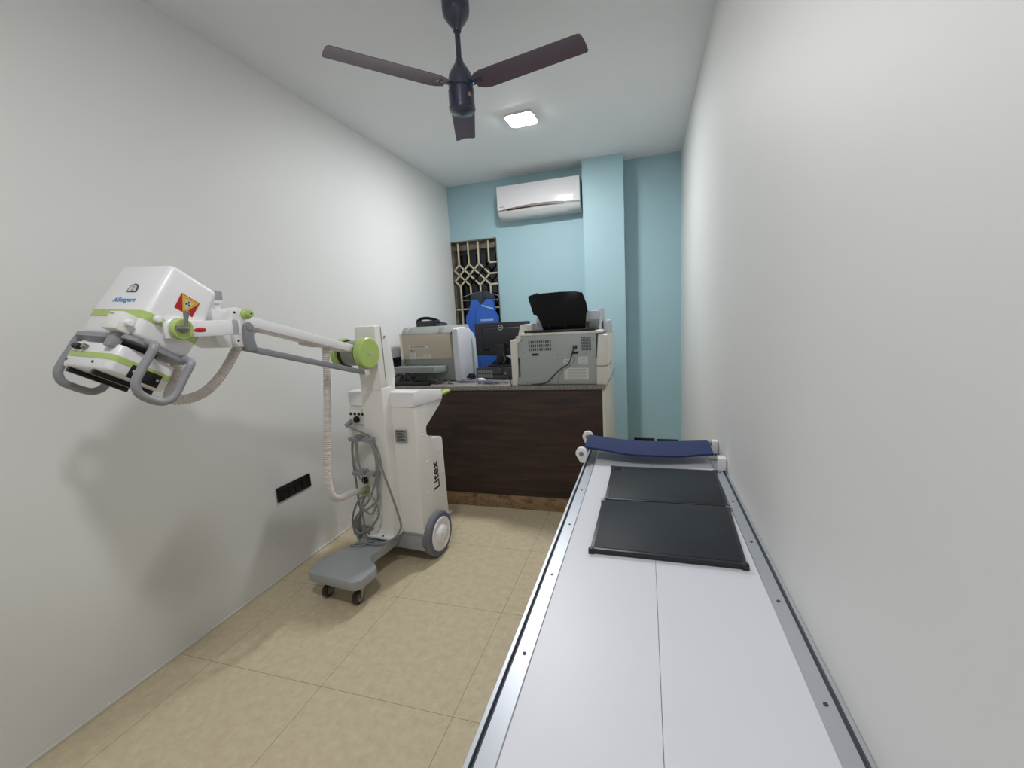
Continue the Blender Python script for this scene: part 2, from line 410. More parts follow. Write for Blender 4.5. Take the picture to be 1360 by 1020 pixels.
def bar(x0, z0, x1, z1, r=0.0085):
    d = Vector((x1 - x0, 0, z1 - z0)); n = Vector((-d.z, 0, d.x)).normalized() * r
    pts = [(x0 + n.x, z0 + n.z), (x1 + n.x, z1 + n.z), (x1 - n.x, z1 - n.z), (x0 - n.x, z0 - n.z)]
    b.prism([(p[0] + 1.836, p[1] - WZ0) for p in pts], 'y', GY - YB - .006, GY - YB + .006)
GX = [-2.038, -1.916, -1.794, -1.672]
Z0g, DZ = 2.10, 0.12
for x in GX:
    bar(x, WZ1 - .012, x, Z0g); bar(x, Z0g - 2 * DZ, x, WZ0 + .012)
# diamond lattice: two cells high, from the wall-side bar to the fourth bar
hx = 0.061
for k, x in enumerate(GX):
    for sgn in (-1, 1):
        # from a top node go down along sgn, staying inside [GX0 - hx, GX3]
        px, pz = x, Z0g; s = sgn
        for _ in range(4):
            nx = px + s * hx
            if nx > GX[3] + 1e-6 or nx < GX[0] - hx - 1e-6: s = -s; nx = px + s * hx
            if px > GX[3] - 1e-6 and s > 0: break
            bar(px, pz, nx, pz - DZ / 2); px, pz = nx, pz - DZ / 2
for i in range(3): bar(GX[3], Z0g - i * DZ, WX - .012, Z0g - i * DZ)
bar(XL + .003, 1.595, WX - .012, 1.595)
for z in (Z0g - DZ / 2, Z0g - 1.5 * DZ): bar(XL + .003, z, GX[0] - hx, z)
b.build('grille', M_GRILLE, win)

# wall plates
def wall_plate(label, loc, length, height, face, modules, group=None):
    """face: 'x' looks along +x from the side wall, 'y' looks along -y from the end wall"""
    rz = -math.pi / 2 if face == 'x' else 0
    t = thing('socket_plate', label, 'electrical socket', loc, math.pi / 2 if face == 'x' else 0, group)
    # local: x along the wall, -y out of the wall
    b = B().box(-length / 2, length / 2, -0.009, 0, -height / 2, height / 2, 0.002); b.build('cover_plate', M_BLACK, t)
    w = (length - 0.03) / modules
    for k in range(modules):
        x = -length / 2 + 0.015 + k * w
        b = B().box(x + .002, x + w - .002, -0.0125, -0.009, -height * .33, height * .33, 0.001)
        b.mi = 1; b.box(x + w * .3, x + w * .7, -0.0132, -0.012, height * .12, height * .18)
        b.build('switch_module', [M_BLACK, M_BLACKG], t)
    return t
wall_plate('black wall socket plate below the curved grey hose of the mobile x-ray unit', (XL, 2.087, 0.503), 0.272, 0.088, 'x', 4)
wall_plate('small black wall plate above the worktop beside the beige film imager', (XL, 3.40, 1.132), 0.20, 0.10, 'x', 3)
wall_plate('low black plate on the blue wall beside the pillar, above the table strap', (-0.02, YB, 0.068), 0.21, 0.085, 'y', 2)
wall_plate('low black plate on the blue wall in the corner by the white wall', (0.215, YB, 0.062), 0.21, 0.085, 'y', 2)

# ---------------------------------------------------------------- ceiling lights
def ceiling_light(label, x, y, strength):
    t = thing('ceiling_light', label, 'ceiling light', (x, y, ZC), math.radians(-3))
    b = B(); b.loft([rrect(0, 0, .106, .106, .036, z) for z in (0, -0.020)]); b.build('frame', M_PWHITE, t)
    b = B(); b.loft([rrect(0, 0, .104, .104, .036, -0.0201), rrect(0, 0, .100, .100, .036, -0.0220), rrect(0, 0, .08, .08, .034, -0.0240), rrect(0, 0, .05, .05, .03, -0.0246)])
    b.build('diffuser', emission('lamp_glow', strength), t)
    return t
ceiling_light('glowing square white ceiling light beyond the fan', -0.870, 3.43, LIGHT_NEAR_DESK)
ceiling_light('square white ceiling light nearer than the fan, above the head of the x-ray unit', -0.60, 0.42, LIGHT_NEAR_DOOR)

# ---------------------------------------------------------------- ceiling fan
t = thing('ceiling_fan', 'dark navy ceiling fan with three brown blades', 'fan', (-0.81, 2.08, ZC))
FZ = lambda z: z - ZC
b = B().lathe([(.062, 0), (.063, FZ(2.87)), (.058, FZ(2.845)), (.036, FZ(2.812)), (.02, FZ(2.795)), (.018, FZ(2.78))]); b.build('canopy', M_FANB, t)
b = B().cyl((0, 0, FZ(2.80)), (0, 0, FZ(2.63)), .0125); b.build('downrod', M_FANB, t)
b = B().lathe([(.017, FZ(2.665)), (.02, FZ(2.65)), (.036, FZ(2.628)), (.052, FZ(2.60)), (.057, FZ(2.575)), (.057, FZ(2.545)), (.052, FZ(2.541)), (.052, FZ(2.537)), (.060, FZ(2.533)), (.060, FZ(2.465)), (.062, FZ(2.463)), (.062, FZ(2.448)), (.05, FZ(2.435)), (.0, FZ(2.428))]); mh = b.build('motor_housing', M_FANB, t)
b = B().lathe([(.010, 0), (.010, .002)], (.052, -.032, FZ(2.495)), (.85, -.53, 0)); b.build('sticker', mat('sticker_tan', rgb(180, 140, 110), .5, noise=.1), mh)
blade_ang = [-11.5, -129.5, 110.5]
for k, a in enumerate(blade_ang):
    b = B()
    n = 18; rings = []
    out = []
    for i in range(n + 1):
        u = (i / n if i < n - 1 else (.985 if i == n - 1 else 1.0)); x = .075 + u * .525
        w = .063 - .006 * u
        if u < .08: w *= .55 + .45 * (u / .08)
        if i == n: w *= .86
        up_ = .006 * math.cos(0)
        rings.append([(x, -w, .004), (x, -w * .5, .010), (x, 0, .012), (x, w * .5, .010), (x, w, .004), (x, w, .001), (x, 0, .008), (x, -w, .001)])
    b.xf = Matrix.Translation((0, 0, FZ(2.545))) @ Matrix.Rotation(math.radians(a), 4, 'Z') @ Matrix.Rotation(math.radians(-7), 4, 'X')
    b.loft(rings); bl = b.build('blade', M_BLADE, t)
    b = B(); b.xf = Matrix.Translation((0, 0, FZ(2.545))) @ Matrix.Rotation(math.radians(a), 4, 'Z') @ Matrix.Rotation(math.radians(-7), 4, 'X')
    b.box(.045, .12, -.022, .022, .006, .012, .002)
    for dy in (-.012, .012): b.lathe([(.004, 0), (.004, .003), (0, .004)], (.105, dy, .006), (0, 0, -1), 10)
    b.build('blade_bracket', M_FANB, bl)

# ---------------------------------------------------------------- air conditioner
t = thing('air_conditioner', 'white split air conditioner mounted high on the blue wall', 'air conditioner', (-1.03, YB, 2.50))
ax0, ax1 = -.427, .430
b = B().prism([(0, 0), (-.15, 0), (-.185, .018), (-.205, .06), (-.205, .285), (-.19, .31), (0, .31)], 'x', ax0, ax1, .008); b.build('body', M_ACF, t)
# glossy front panel with an arched lower edge
top = []; n = 24
def arc(u): return .072 + .030 * math.sin(math.pi * u) 
outl = [(ax0, .300), ] + [(ax0 + (ax1 - ax0) * k / n, arc(k / n)) for k in range(n + 1)] + [(ax1, .300), (ax1 - .01, .308), (ax0 + .01, .308)]
b = B().prism(outl, 'y', -.218, -.2045, .004); fp = b.build('front_panel', M_ACW, t)
b = B()
lo = [(ax0 + (ax1 - ax0) * k / n, arc(k / n) - .003) for k in range(n + 1)]
hi = [(x, z - .004 - .010 * math.sin(math.pi * k / n)) for k, (x, z) in enumerate(lo)]
b.prism(lo + hi[::-1], 'y', -.212, -.2045); b.build('trim_strip', M_ACT, t)
b = B(); lo = [(ax0 + .10 + .60 * k / n, .0725 + .012 * math.sin(math.pi * (.12 + .7 * k / n))) for k in range(n + 1)]
b.prism(lo + [(x, z - .012) for x, z in lo[::-1]], 'y', -.2135, -.2045); b.build('air_slot', M_BLACK, t)
b = B(); b.prism([(-.206, .064), (-.186, .016), (-.150, -.003), (-.148, .003), (-.183, .02), (-.2035, .062)], 'x', ax0 + .04, ax1 - .13); b.build('flap', M_ACF, t)
b = B(); b.box(ax0 + .025, ax0 + .072, -.2186, -.2178, .103, .1085); b.build('maker_mark', M_INKGREY, fp)
b = B(); b.box(ax1 - .085, ax1 - .048, -.2186, -.2178, .116, .121); b.build('maker_mark', M_INKGREY, fp)

# ---------------------------------------------------------------- desk and worktop
TZ = 0.975
desk = thing('reception_desk', 'dark brown wood panelled desk with marble plinth and cream end', 'desk', (-1.2, 3.5, 0))
D = lambda x: x + 1.2
Y = lambda y: y - 3.5
b = B().box(D(XL + .009), D(-.292), Y(3.064), Y(3.084), .112, TZ - .032, .001); b.build('front_panel', M_WOOD, desk)
b = B().box(D(XL + .009), D(-.296), Y(3.070), Y(3.09), 0, .112, .001); b.build('plinth', M_MARBLE, desk)
b = B().box(D(-.292), D(-.272), Y(3.064), Y(4.05), 0, TZ - .032, .001); b.build('end_panel', M_SIDE, desk)
b = B().box(D(-1.25), D(-1.23), Y(3.10), Y(4.05), .0, TZ - .032, .001); b.build('partition_panel', M_SIDE, desk)
b = B().box(XL + .001, -.268, 3.045, 4.06, TZ - .032, TZ, .003)
tag(b.build('worktop', M_GRANITE), 'speckled grey granite worktop on the dark wood desk', 'worktop')

# ---------------------------------------------------------------- film imager with phone
t = thing('film_imager', 'bulky beige and white film imager seen from its back on the worktop', 'film imager', (-2.02, 3.34, TZ), math.radians(-3.8))
b = B().box(0, .505, .005, .36, .005, .395, .004); b.build('body', M_IGREY, t)
b = B().box(.02, .492, -.003, .006, .19, .405, .002)
b.build('back_panel', M_BEIGE, t)
b = B().box(-.005, .02, -.002, .36, .01, .415, .004); b.build('corner_post', M_PWHITE, t)
b = B().prism([(.025, -.004), (.485, -.004), (.485, .10), (.48, .34), (.03, .34), (.025, .10)], 'z', .398, .412, .003)
b.prism([(-.006, .404), (.0, .418), (.035, .462), (.33, .462), (.345, .44), (.345, .404)], 'x', .02, .50, .006)
b.mi = 1
for x in (.075, .415): b.prism([(x - .017, .455), (x + .017, .455), (x + .004, .412), (x - .004, .412)], 'y', -.005, .03)
b.build('lid', [M_IGREY2, M_IWHITE], t)
prof = [(-.004, .005), (.345, .005), (.352, .27), (.34, .33), (.30, .385), (.23, .425), (.13, .445), (.02, .442), (-.004, .43)]
b = B().prism(prof, 'x', .506, .562, .012, 3); b.build('side_cover', M_IWHITE, t)
b = B()
b.prism([(-.008, -.015), (.445, -.09 + .075), (.445, -.04), (.39, -.125), (-.018, -.125)], 'z', .085, .137, .004)
b.build('film_tray', M_IGREY, t)
b = B().box(-.075, -.012, .12, .30, .20, .345, .02, 3); b.build('side_flap', M_BEIGE, t)
b = B(); b.box(.085, .272, -.0045, -.003, .285, .305); b.mi = 1
for k in range(9): b.box(.105 + k * .017, .105 + k * .017 + .012, -.0052, -.0045, .290, .300)
b.build('label_strip', [M_PAPER, M_PRINT], t)
b = B(); b.box(.085, .137, -.0045, -.003, .255, .276); b.mi = 1; b.box(.092, .130, -.0052, -.0045, .261, .270); b.build('caution_label', [M_YELLOW, M_INKGREY], t)
for x0, x1, z0, z1 in ((.088, .152, .232, .252), (.088, .148, .197, .228), (.225, .292, .200, .232), (.155, .22, .200, .212)):
    b = B(); b.box(x0, x1, -.0045, -.003, z0, z1); b.mi = 1
    z = z1 - .006
    while z > z0 + .004:
        b.box(x0 + .006, x1 - .012, -.005, -.0045, z, z + .0015); z -= .006
    b.build('label', [M_PAPER, M_PRINT], t)
b = B()
for x, z in ((.035, .385), (.035, .30), (.035, .215), (.478, .39), (.478, .30), (.478, .21), (.47, .185)):
    b.lathe([(.0035, 0), (.0035, .002), (0, .003)], (x, -.003, z), (0, -1, 0), 8)
b.build('screws', M_STEEL, t)['kind'] = 'stuff'
b = B().tube([(.03, -.006, .18), (.02, -.03, .15), (-.01, -.05, .09), (-.005, -.07, .02), (.01, -.10, .008)], .006); b.box(.015, .045, -.03, -.002, .17, .195, .004); b.build('power_lead', M_CABLE, t)

ph = thing('telephone', 'black desk telephone with its handset lying on top of the film imager', 'telephone', (-1.80, 3.53, 1.437), math.radians(-8))
b = B().prism([(-.09, 0), (.09, 0), (.09, .018), (.04, .028), (-.06, .05), (-.09, .045)], 'x', -.105, .105, .006)
b.build('base', M_PHONE, ph)
b = B(); b.tube([(-.105, -.05, .045), (-.085, -.05, .066), (-.02, -.05, .072), (.05, -.05, .060), (.105, -.05, .042)], .013, seg=10)
b.lathe([(.0, 0), (.022, .002), (.026, .012), (.02, .03), (0, .034)], (-.10, -.05, .034), (.1, 0, 1), 16)
b.lathe([(.0, 0), (.022, .002), (.026, .012), (.02, .026), (0, .03)], (.10, -.05, .020), (-.1, 0, 1), 16)
b.build('handset', M_BLACKG, ph)
b = B(); pts = []
for k in range(60):
    a = k * 1.3; u = k / 59
    pts.append((.10 + .05 * u + .006 * math.cos(a), -.06 - .015 * math.sin(u * 3) + .006 * math.sin(a), .012 + .004 * math.sin(a)))
b.tube(pts, .0022, 6, 3); b.build('cord', M_PHONE, ph)

# ---------------------------------------------------------------- computer, monitor
t = thing('desktop_computer', 'flat black desktop computer seen from its ports under the monitor', 'computer', (-1.185, 3.36, TZ), math.radians(-4))
b = B().box(-.165, .165, 0, .30, .006, .098, .004); b.build('case', M_PC, t)
b = B(); b.box(-.160, .160, -.002, .001, .012, .092); b.build('port_panel', M_DGREY, t)
b = B()
for i in range(2):
    for k in range(6): b.box(-.150 + k * .023, -.150 + k * .023 + .019, -.0035, -.002, .02 + i * .034, .02 + i * .034 + .026)
b.build('port_cover', M_PCM, t)
b = B().lathe([(.03, 0), (.03, .003), (.026, .003), (.0, .002)], (.098, -.001, .052), (0, -1, 0), 24); b.mi = 1; b.lathe([(.012, 0), (.012, .005)], (.098, -.001, .052), (0, -1, 0), 16)
b.build('fan_vent', [M_DGREY, M_PCM], t)
for x in (-.01, .02, .045): b = B().box(x, x + .018, -.012, -.002, .04, .052, .002); b.build('plug', M_BLACK, t)

t = thing('computer_monitor', 'black computer monitor seen from behind on the flat desktop computer', 'monitor', (-1.155, 3.52, TZ + .0985), math.radians(-2))
mz = .09
b = B().box(-.245, .245, .0, .028, mz, mz + .275, .006)
b.box(-.17, .17, -.018, .004, mz + .045, mz + .235, .016, 3); b.build('back_shell', M_MON, t)
b = B().box(-.238, .238, .0275, .030, mz + .01, mz + .268); b.build('screen', M_BLACKG, t)
b = B().box(-.04, .04, -.055, -.016, .01, mz + .10, .008); b.box(-.11, .11, -.024, -.010, mz - .003, mz + .06, .006); b.build('stand_neck', M_BLACK, t)
b = B().prism([(-.15, .085), (.15, .085), (.115, -.06), (.05, -.10), (-.05, -.10), (-.115, -.06)], 'z', 0, .012, .003)
b.prism([(-.135, .0), (-.04, .075), (.04, .075), (.135, .0)], 'y', .0, .012, .002)
b.build('stand_base', M_BLACK, t)
bd = B().lathe([(.022, 0), (.022, .0022), (.0185, .0022), (.0185, .001), (0, .001)], (-.002, -.018, mz + .232), (0, -1, 0), 32); bd = bd.build('badge', M_SILVER, t)
text('badge_lettering', 'DELL', .0135, M_SILVER, bd, frame((-.002, -.0198, mz + .232), (1, 0, 0), (0, 0, 1)), bold=.0003)
b = B().lathe([(.0182, 0), (.0182, .0015), (0, .0015)], (-.002, -.0181, mz + .232), (0, -1, 0), 32); b.build('badge_face', M_MON, bd)
b = B().tube([(.02, -.058, mz + .02), (.05, -.09, mz - .03), (.04, -.135, .022), (.05, -.172, .004), (.05, -.176, -.045)], .003, 6); b.build('lead', M_BLACK, t)

# ---------------------------------------------------------------- printer
PX, PY = -.60, 3.07
t = thing('printer', 'large off white printer with raised black output tray at the desk edge', 'printer', (PX, PY, TZ))
X = lambda x: x - PX
b = B().box(X(-.905), X(-.325), 0, .40, .004, .360, .003); b.build('back_panel', M_PGREY, t)
b = B().box(X(-.875), X(-.285), -.005, .41, .360, .378, .006); b.mi = 0
b.prism([(X(-.905), .335), (X(-.865), .335), (X(-.865), .376), (X(-.875), .376)], 'y', -.003, .1)
b.build('top_rim', M_PWHITE, t)
b = B().prism([(X(-.945), 0), (X(-.905), 0), (X(-.895), .10), (X(-.895), .318), (X(-.865), .322), (X(-.862), .338), (X(-.945), .335)], 'y', -.006, .40, .005)
b.build('side_cover', M_PWHITE, t)
b = B().prism([(X(-.327), 0), (X(-.262), 0), (X(-.243), .10), (X(-.243), .325), (X(-.252), .345), (X(-.30), .352), (X(-.315), .345), (X(-.315), .20), (X(-.327), .18)], 'y', -.004, .66, .006)
b.build('side_cover', M_PWHITE, t)
b = B().prism([(X(-.915), .335), (X(-.885), .44), (X(-.80), .445), (X(-.80), .36), (X(-.86), .335)], 'y', .08, .40, .006); b.build('upper_shell', M_PWHITE, t)
b = B().prism([(X(-.295), .30), (X(-.262), .30), (X(-.262), .435), (X(-.295), .437)], 'y', .25, .66, .004); b.build('side_guard', M_IWHITE, t)
b = B().prism([(X(-.80), .376), (X(-.785), .50), (X(-.72), .52), (X(-.40), .515), (X(-.325), .515), (X(-.315), .45), (X(-.305), .376)], 'y', .20, .405, .008)
b.prism([(X(-.322), .376), (X(-.306), .376), (X(-.306), .528), (X(-.310), .528)], 'y', .16, .50, .002)
b.build('document_feeder', M_IWHITE, t)
b = B().box(X(-.40), X(-.318), .17, .205, .385, .455, .003); b.box(X(-.415), X(-.385), .16, .20, .43, .445, .002); b.build('feeder_slot', M_IGREY, t)
b = B().box(X(-.845), X(-.33), .02, .19, .378, .396, .007); b.build('tray_base', M_BLACK, t)
tray = [(-.799, 1.583), (-.803, 1.612), (-.787, 1.622), (-.696, 1.630), (-.57, 1.633), (-.463, 1.629), (-.415, 1.617), (-.391, 1.547), (-.383, 1.489), (-.399, 1.469), (-.404, 1.39), (-.408, 1.362), (-.709, 1.362), (-.722, 1.416), (-.742, 1.472), (-.775, 1.484)]
b = B(); sh = Matrix.Shear('XZ', 4, (0, 0)); sh = Matrix.Identity(4); sh[1][2] = -.16; sh[1][3] = .16 * .385 + 0
b.xf = sh
b.prism([(X(x), z - TZ) for x, z in tray], 'y', .07, .088, .004)
b.prism([(X(x), z - TZ) for x, z in [(-.795, 1.62), (-.735, 1.638), (-.725, 1.50), (-.77, 1.49)]], 'y', .09, .102, .002)
tr = b.build('output_tray', M_BLACKG, t)
for x in (-.665, -.545):
    b = B(); b.xf = sh; b.box(X(x), X(x) + .0015, .0685, .070, .39, .43); b.build('tray_ridge', M_DGREY, tr)
def vent(x0, x1, z0, z1, nx, nz, wide):
    b = B(); w = (x1 - x0) / nx; h = (z1 - z0) / nz
    for i in range(nx):
        for k in range(nz): b.box(X(x0) + i * w + w * (1 - wide) / 2, X(x0) + i * w + w * (1 + wide) / 2, -.0015, .002, z0 - TZ + k * h + h * .14, z0 - TZ + k * h + h * .86)
    b.build('vent', M_SLOT, t)
vent(-.812, -.640, 1.222, 1.303, 11, 3, .55); vent(-.428, -.360, 1.217, 1.313, 7, 9, .62)
for x0, x1, z0, z1 in ((-.785, -.737, 1.193, 1.207), (-.497, -.451, 1.196, 1.212)):
    b = B().box(X(x0), X(x1), -.008, .002, z0 - TZ, z1 - TZ, .002); b.build('cover_latch', M_BLACK, t)
b = B().box(X(-.488), X(-.458), -.008, .002, 1.232 - TZ, 1.256 - TZ, .003); b.mi = 1; b.box(X(-.483), X(-.463), -.014, -.008, 1.236 - TZ, 1.250 - TZ, .003); b.build('power_inlet', [M_BLACK, M_DGREY], t)
for x0, x1, z0, z1 in ((-.56, -.492, 1.122, 1.162), (-.453, -.386, 1.124, 1.176), (-.556, -.383, 1.012, 1.096)):
    b = B(); b.box(X(x0), X(x1), -.0015, .001, z0 - TZ, z1 - TZ); b.mi = 1; z = z1 - TZ - .012
    while z > z0 - TZ + .008:
        b.box(X(x0) + .03 * (z1 - z0) / .08, X(x1) - .018, -.002, -.0014, z, z + .0016); z -= .0105
    b.build('label', [M_PAPER, M_PRINT], t)
b = B(); b.box(X(-.893), X(-.880), -.002, .002, .06, .20); b.build('port_strip', M_SLOT, t)
b = B()
for x, z in ((-.86, .33), (-.85, .24), (-.835, .19), (-.835, .155), (-.84, .10), (-.60, .22), (-.56, .19), (-.40, .22), (-.34, .32), (-.335, .20), (-.33, .08), (-.83, .02), (-.81, .02)):
    b.lathe([(.003, 0), (.003, .002), (0, .003)], (X(x), 0, z), (0, -1, 0), 8)
b.build('screws', M_SLOT, t)['kind'] = 'stuff'
b = B().tube([(X(-.473), -.014, .268), (X(-.485), -.022, .245), (X(-.50), -.014, .20), (X(-.52), -.012, .155), (X(-.58), -.012, .115), (X(-.63), -.012, .07), (X(-.67), -.014, .03), (X(-.72), -.012, .012), (X(-.80), -.012, .006)], .0042)
b.build('power_lead', M_DGREY, t)
b = B().tube([(X(-.475), -.004, .19), (X(-.50), -.006, .15), (X(-.57), -.006, .095), (X(-.60), -.005, .05), (X(-.605), -.008, .01)], .0022); b.build('data_lead', M_IGREY, t)
b = B().tube([(X(-.335), -.008, .135), (X(-.28), -.010, .132), (X(-.25), -.006, .137), (X(-.238), .06, .14), (X(-.238), .20, .15)], .003); b.build('tie_cord', M_IGREY, t)

# ---------------------------------------------------------------- cables and adapters on the worktop
def cable(label, cx, cy, rx, ry, turns, m, r, seed, tails=(), rise=.010):
    rnd = random.Random(seed); pts = []
    n = int(turns * 9); ph0 = rnd.random() * 6
    for k in range(n):
        a = ph0 + 2 * math.pi * k / 9; q = .72 + .28 * math.sin(k * .37 + ph0) + rnd.uniform(-.08, .08)
        ox = .35 * rx * math.sin(k * .21 + seed)
        pts.append((cx + ox + rx * q * math.cos(a), cy + ry * q * math.sin(a), TZ + r + (k // 9) * r * .9 + rise * max(0, math.sin(k * .83 + seed)) ** 2 + rnd.uniform(0, r)))
    pts = list(tails[0] if tails else []) + pts + list(tails[1] if len(tails) > 1 else [])
    o = B().tube(pts, r, 7, 5).build('cable', m)
    return tag(o, label, 'cable', 'loose cables on the worktop')
cable('lilac grey cable coil on the worktop just before the white adapter box', -1.375, 3.24, .08, .05, 4, M_CABLE2, .0042, 3, ([(-1.44, 3.33, TZ + .005)],))
cable('grey cable coil on the worktop between the white adapter box and the printer', -1.13, 3.16, .09, .05, 4, M_CABLE2, .0042, 5, ([(-1.26, 3.17, TZ + .005)],))
cable('dark cable tangle lying below the grey tray of the film imager', -1.63, 3.19, .10, .045, 4, M_DGREY, .0042, 8, ([], [(-1.50, 3.16, TZ + .005), (-1.47, 3.15, TZ + .005)]), rise=.028)
cable('black cable tangle on the worktop behind the white column of the x-ray unit', -1.92, 3.21, .10, .06, 5, M_BLACK, .0045, 11, rise=.06)
o = B().tube([(-.95, 3.075 - .02, TZ + .004), (-.965, 3.10, TZ + .003), (-1.0, 3.2, TZ + .004), (-1.05, 3.33, TZ + .03), (-1.12, 3.345, TZ + .05)], .003, 7).build('cable', M_BLACK)
tag(o, 'single thin black cable running from the computer to the front corner of the printer', 'cable')
t = thing('power_adapter', 'white adapter box lying among the cables before the computer', 'power adapter', (-1.255, 3.245, TZ), math.radians(38))
b = B().box(-.022, .022, -.05, .05, 0, .028, .004); b.build('housing', M_ADAPT, t)
b = B().box(-.008, .008, -.053, -.049, .008, .02); b.build('port', M_BLACK, t)
o = B().prism([(-.03, 0), (.03, 0), (.035, .02), (.02, .045), (-.01, .05), (-.035, .02)], 'y', -.03, .03, .006).build('power_plug', M_BLACK)
o.location = (-1.415, 3.42, TZ); tag(o, 'black power plug against the white side of the film imager', 'plug')
t = thing('power_strip', 'black power strip under the tray of the film imager', 'power strip', (-1.80, 3.10, TZ))
b = B().box(-.16, .16, -.025, .025, 0, .03, .005); b.build('housing', M_BLACK, t)
for k in range(4): b = B().box(-.13 + k * .07, -.09 + k * .07, -.015, .015, .029, .032, .001); b.build('outlet', M_BLACKG, t)

# ---------------------------------------------------------------- apron on hanger
AY = 4.70
hg = thing('clothes_hanger', 'thin wire clothes hanger hooked on the cream window grille', 'hanger', (-1.765, 4.735, 1.70))
H = lambda x, z, dy=0: (x + 1.765, AY + dy - 4.735, z - 1.70)
b = B().tube([H(-1.765, 1.785), H(-1.99, 1.728), H(-2.0, 1.712), H(-1.985, 1.695), H(-1.765, 1.688), H(-1.585, 1.678), H(-1.556, 1.695), H(-1.572, 1.728), H(-1.765, 1.785)], .0035, 8, 4); b.build('shoulder_wire', M_CHROME, hg)
b = B().tube([H(-1.765, 1.783), H(-1.76, 1.81), H(-1.75, 1.84, .05), H(-1.76, 1.865, .085), H(-1.785, 1.86, .115), H(-1.80, 1.83, .12)], .003, 8, 5); b.build('hook', M_CHROME, hg)
t = thing('lead_apron', 'blue sleeveless radiation apron with charcoal shoulders hanging at the window', 'apron', (-1.765, AY, .93))
A = lambda pts: [(x + 1.765, z - .93) for x, z in pts]
b = B().prism(A([(-1.887, 1.70), (-1.898, 1.579), (-1.958, 1.515), (-1.963, 1.447), (-1.951, 1.369), (-1.975, .934), (-1.587, .925), (-1.569, 1.351), (-1.573, 1.427), (-1.568, 1.493), (-1.613, 1.554), (-1.609, 1.685), (-1.70, 1.70), (-1.75, 1.62), (-1.80, 1.70)]), 'y', -.01, .025, .008)
b.build('front_panel', M_APRON, t)
b = B().prism(A([(-1.745, 1.645), (-1.612, 1.68), (-1.617, 1.554), (-1.572, 1.49), (-1.577, 1.427), (-1.573, 1.351), (-1.592, .93), (-1.81, .932), (-1.845, 1.373), (-1.83, 1.56), (-1.80, 1.605)]), 'y', -.026, -.008, .006); b.build('overlap_panel', M_APRON, t)
b = B().prism(A([(-1.888, 1.695), (-1.884, 1.752), (-1.775, 1.787), (-1.775, 1.70)]), 'y', -.014, .03, .006)
b.prism(A([(-1.735, 1.70), (-1.735, 1.785), (-1.695, 1.778), (-1.606, 1.733), (-1.607, 1.687)]), 'y', -.014, .03, .006)
b.build('shoulder_panel', M_APRDK, t)
b = B().prism(A([(-1.80, 1.70), (-1.765, 1.775), (-1.735, 1.775), (-1.745, 1.64), (-1.752, 1.60)]), 'y', -.018, .0, .003); b.build('collar', M_APRDK, t)
b = B().prism(A([(-1.75, 1.632), (-1.612, 1.586), (-1.612, 1.566), (-1.75, 1.615)]), 'y', -.030, -.024, .001); b.build('pocket_trim', M_APRST, t)
b = B().prism(A([(-1.772, 1.470), (-1.622, 1.468), (-1.622, 1.446), (-1.772, 1.448)]), 'y', -.030, -.024, .001); b.build('pocket_trim', M_APRST, t)

# ---------------------------------------------------------------- patient table
BZ = 0.73
tb = thing('patient_table', 'long white x-ray patient table with aluminium edge rails', 'table', (0.02, 1.35, 0))
TX = lambda x: x - .02
TY = lambda y: y - 1.35
Y0, Y1 = 0.22, 2.45
b = B().box(TX(-.262), TX(.0225), TY(Y0), TY(Y1), BZ - .022, BZ, .0006, 1); b.build('top_panel', M_BEDW, tb)
b = B().box(TX(.0234), TX(.314), TY(Y0), TY(Y1), BZ - .022, BZ, .0006, 1); b.build('top_panel', M_BEDW, tb)
def rail(s, xo, xi):
    # profile from the outer lip over the groove to the flat screwed flange
    d = 1 if xi > xo else -1
    pts = [(xo, BZ - .06), (xo, BZ + .004), (xo + d * .008, BZ + .004), (xo + d * .008, BZ - .012), (xo + d * .017, BZ - .012), (xo + d * .017, BZ + .003), (xi - d * .002, BZ + .003), (xi, BZ + .001), (xi, BZ - .0), (xo + d * .02, BZ - .0222), (xo + d * .02, BZ - .06)]
    b = B().prism([(TX(x), z) for x, z in pts], 'y', TY(Y0), TY(Y1))
    r = b.build('edge_rail', M_ALU, tb)
    b = B().box(min(TX(xo + d * .0085), TX(xo + d * .0165)), max(TX(xo + d * .0085), TX(xo + d * .0165)), TY(Y0 + .002), TY(Y1 - .002), BZ - .0118, BZ - .006); b.build('groove_insert', M_GROOVE, r)
    return r
rl = rail('l', -.301, -.247); rr = rail('r', .3475, .297)
for r, x, ys in ((rl, -.2655, (.52, .835, 1.143, 1.457, 1.772, 2.085)), (rr, .3145, (.53, .84, 1.145, 1.442, 1.75, 2.06))):
    for y in ys: B().lathe([(.0045, 0), (.0045, .0012), (.002, .0012), (.0015, .0004)], (TX(x), TY(y), BZ + .0028), (0, 0, 1), 14).build('screw', M_DGREY, r)
for y in (Y0 + .04, 1.30, Y1 - .08): B().box(TX(-.28), TX(.327), TY(y), TY(y) + .04, BZ - .06, BZ - .0225).build('cross_beam', M_MCREAM, tb)
for x in (-.225, .265):
    for y in (Y0 + .16, Y1 - .20):
        lg = B().box(TX(x), TX(x) + .045, TY(y), TY(y) + .045, .012, BZ - .0225, .003).build('leg', M_MCREAM, tb)
        B().cyl((TX(x) + .0225, TY(y) + .0225, 0), (TX(x) + .0225, TY(y) + .0225, .014), .026, bev=.003).build('foot', M_BLACK, lg)
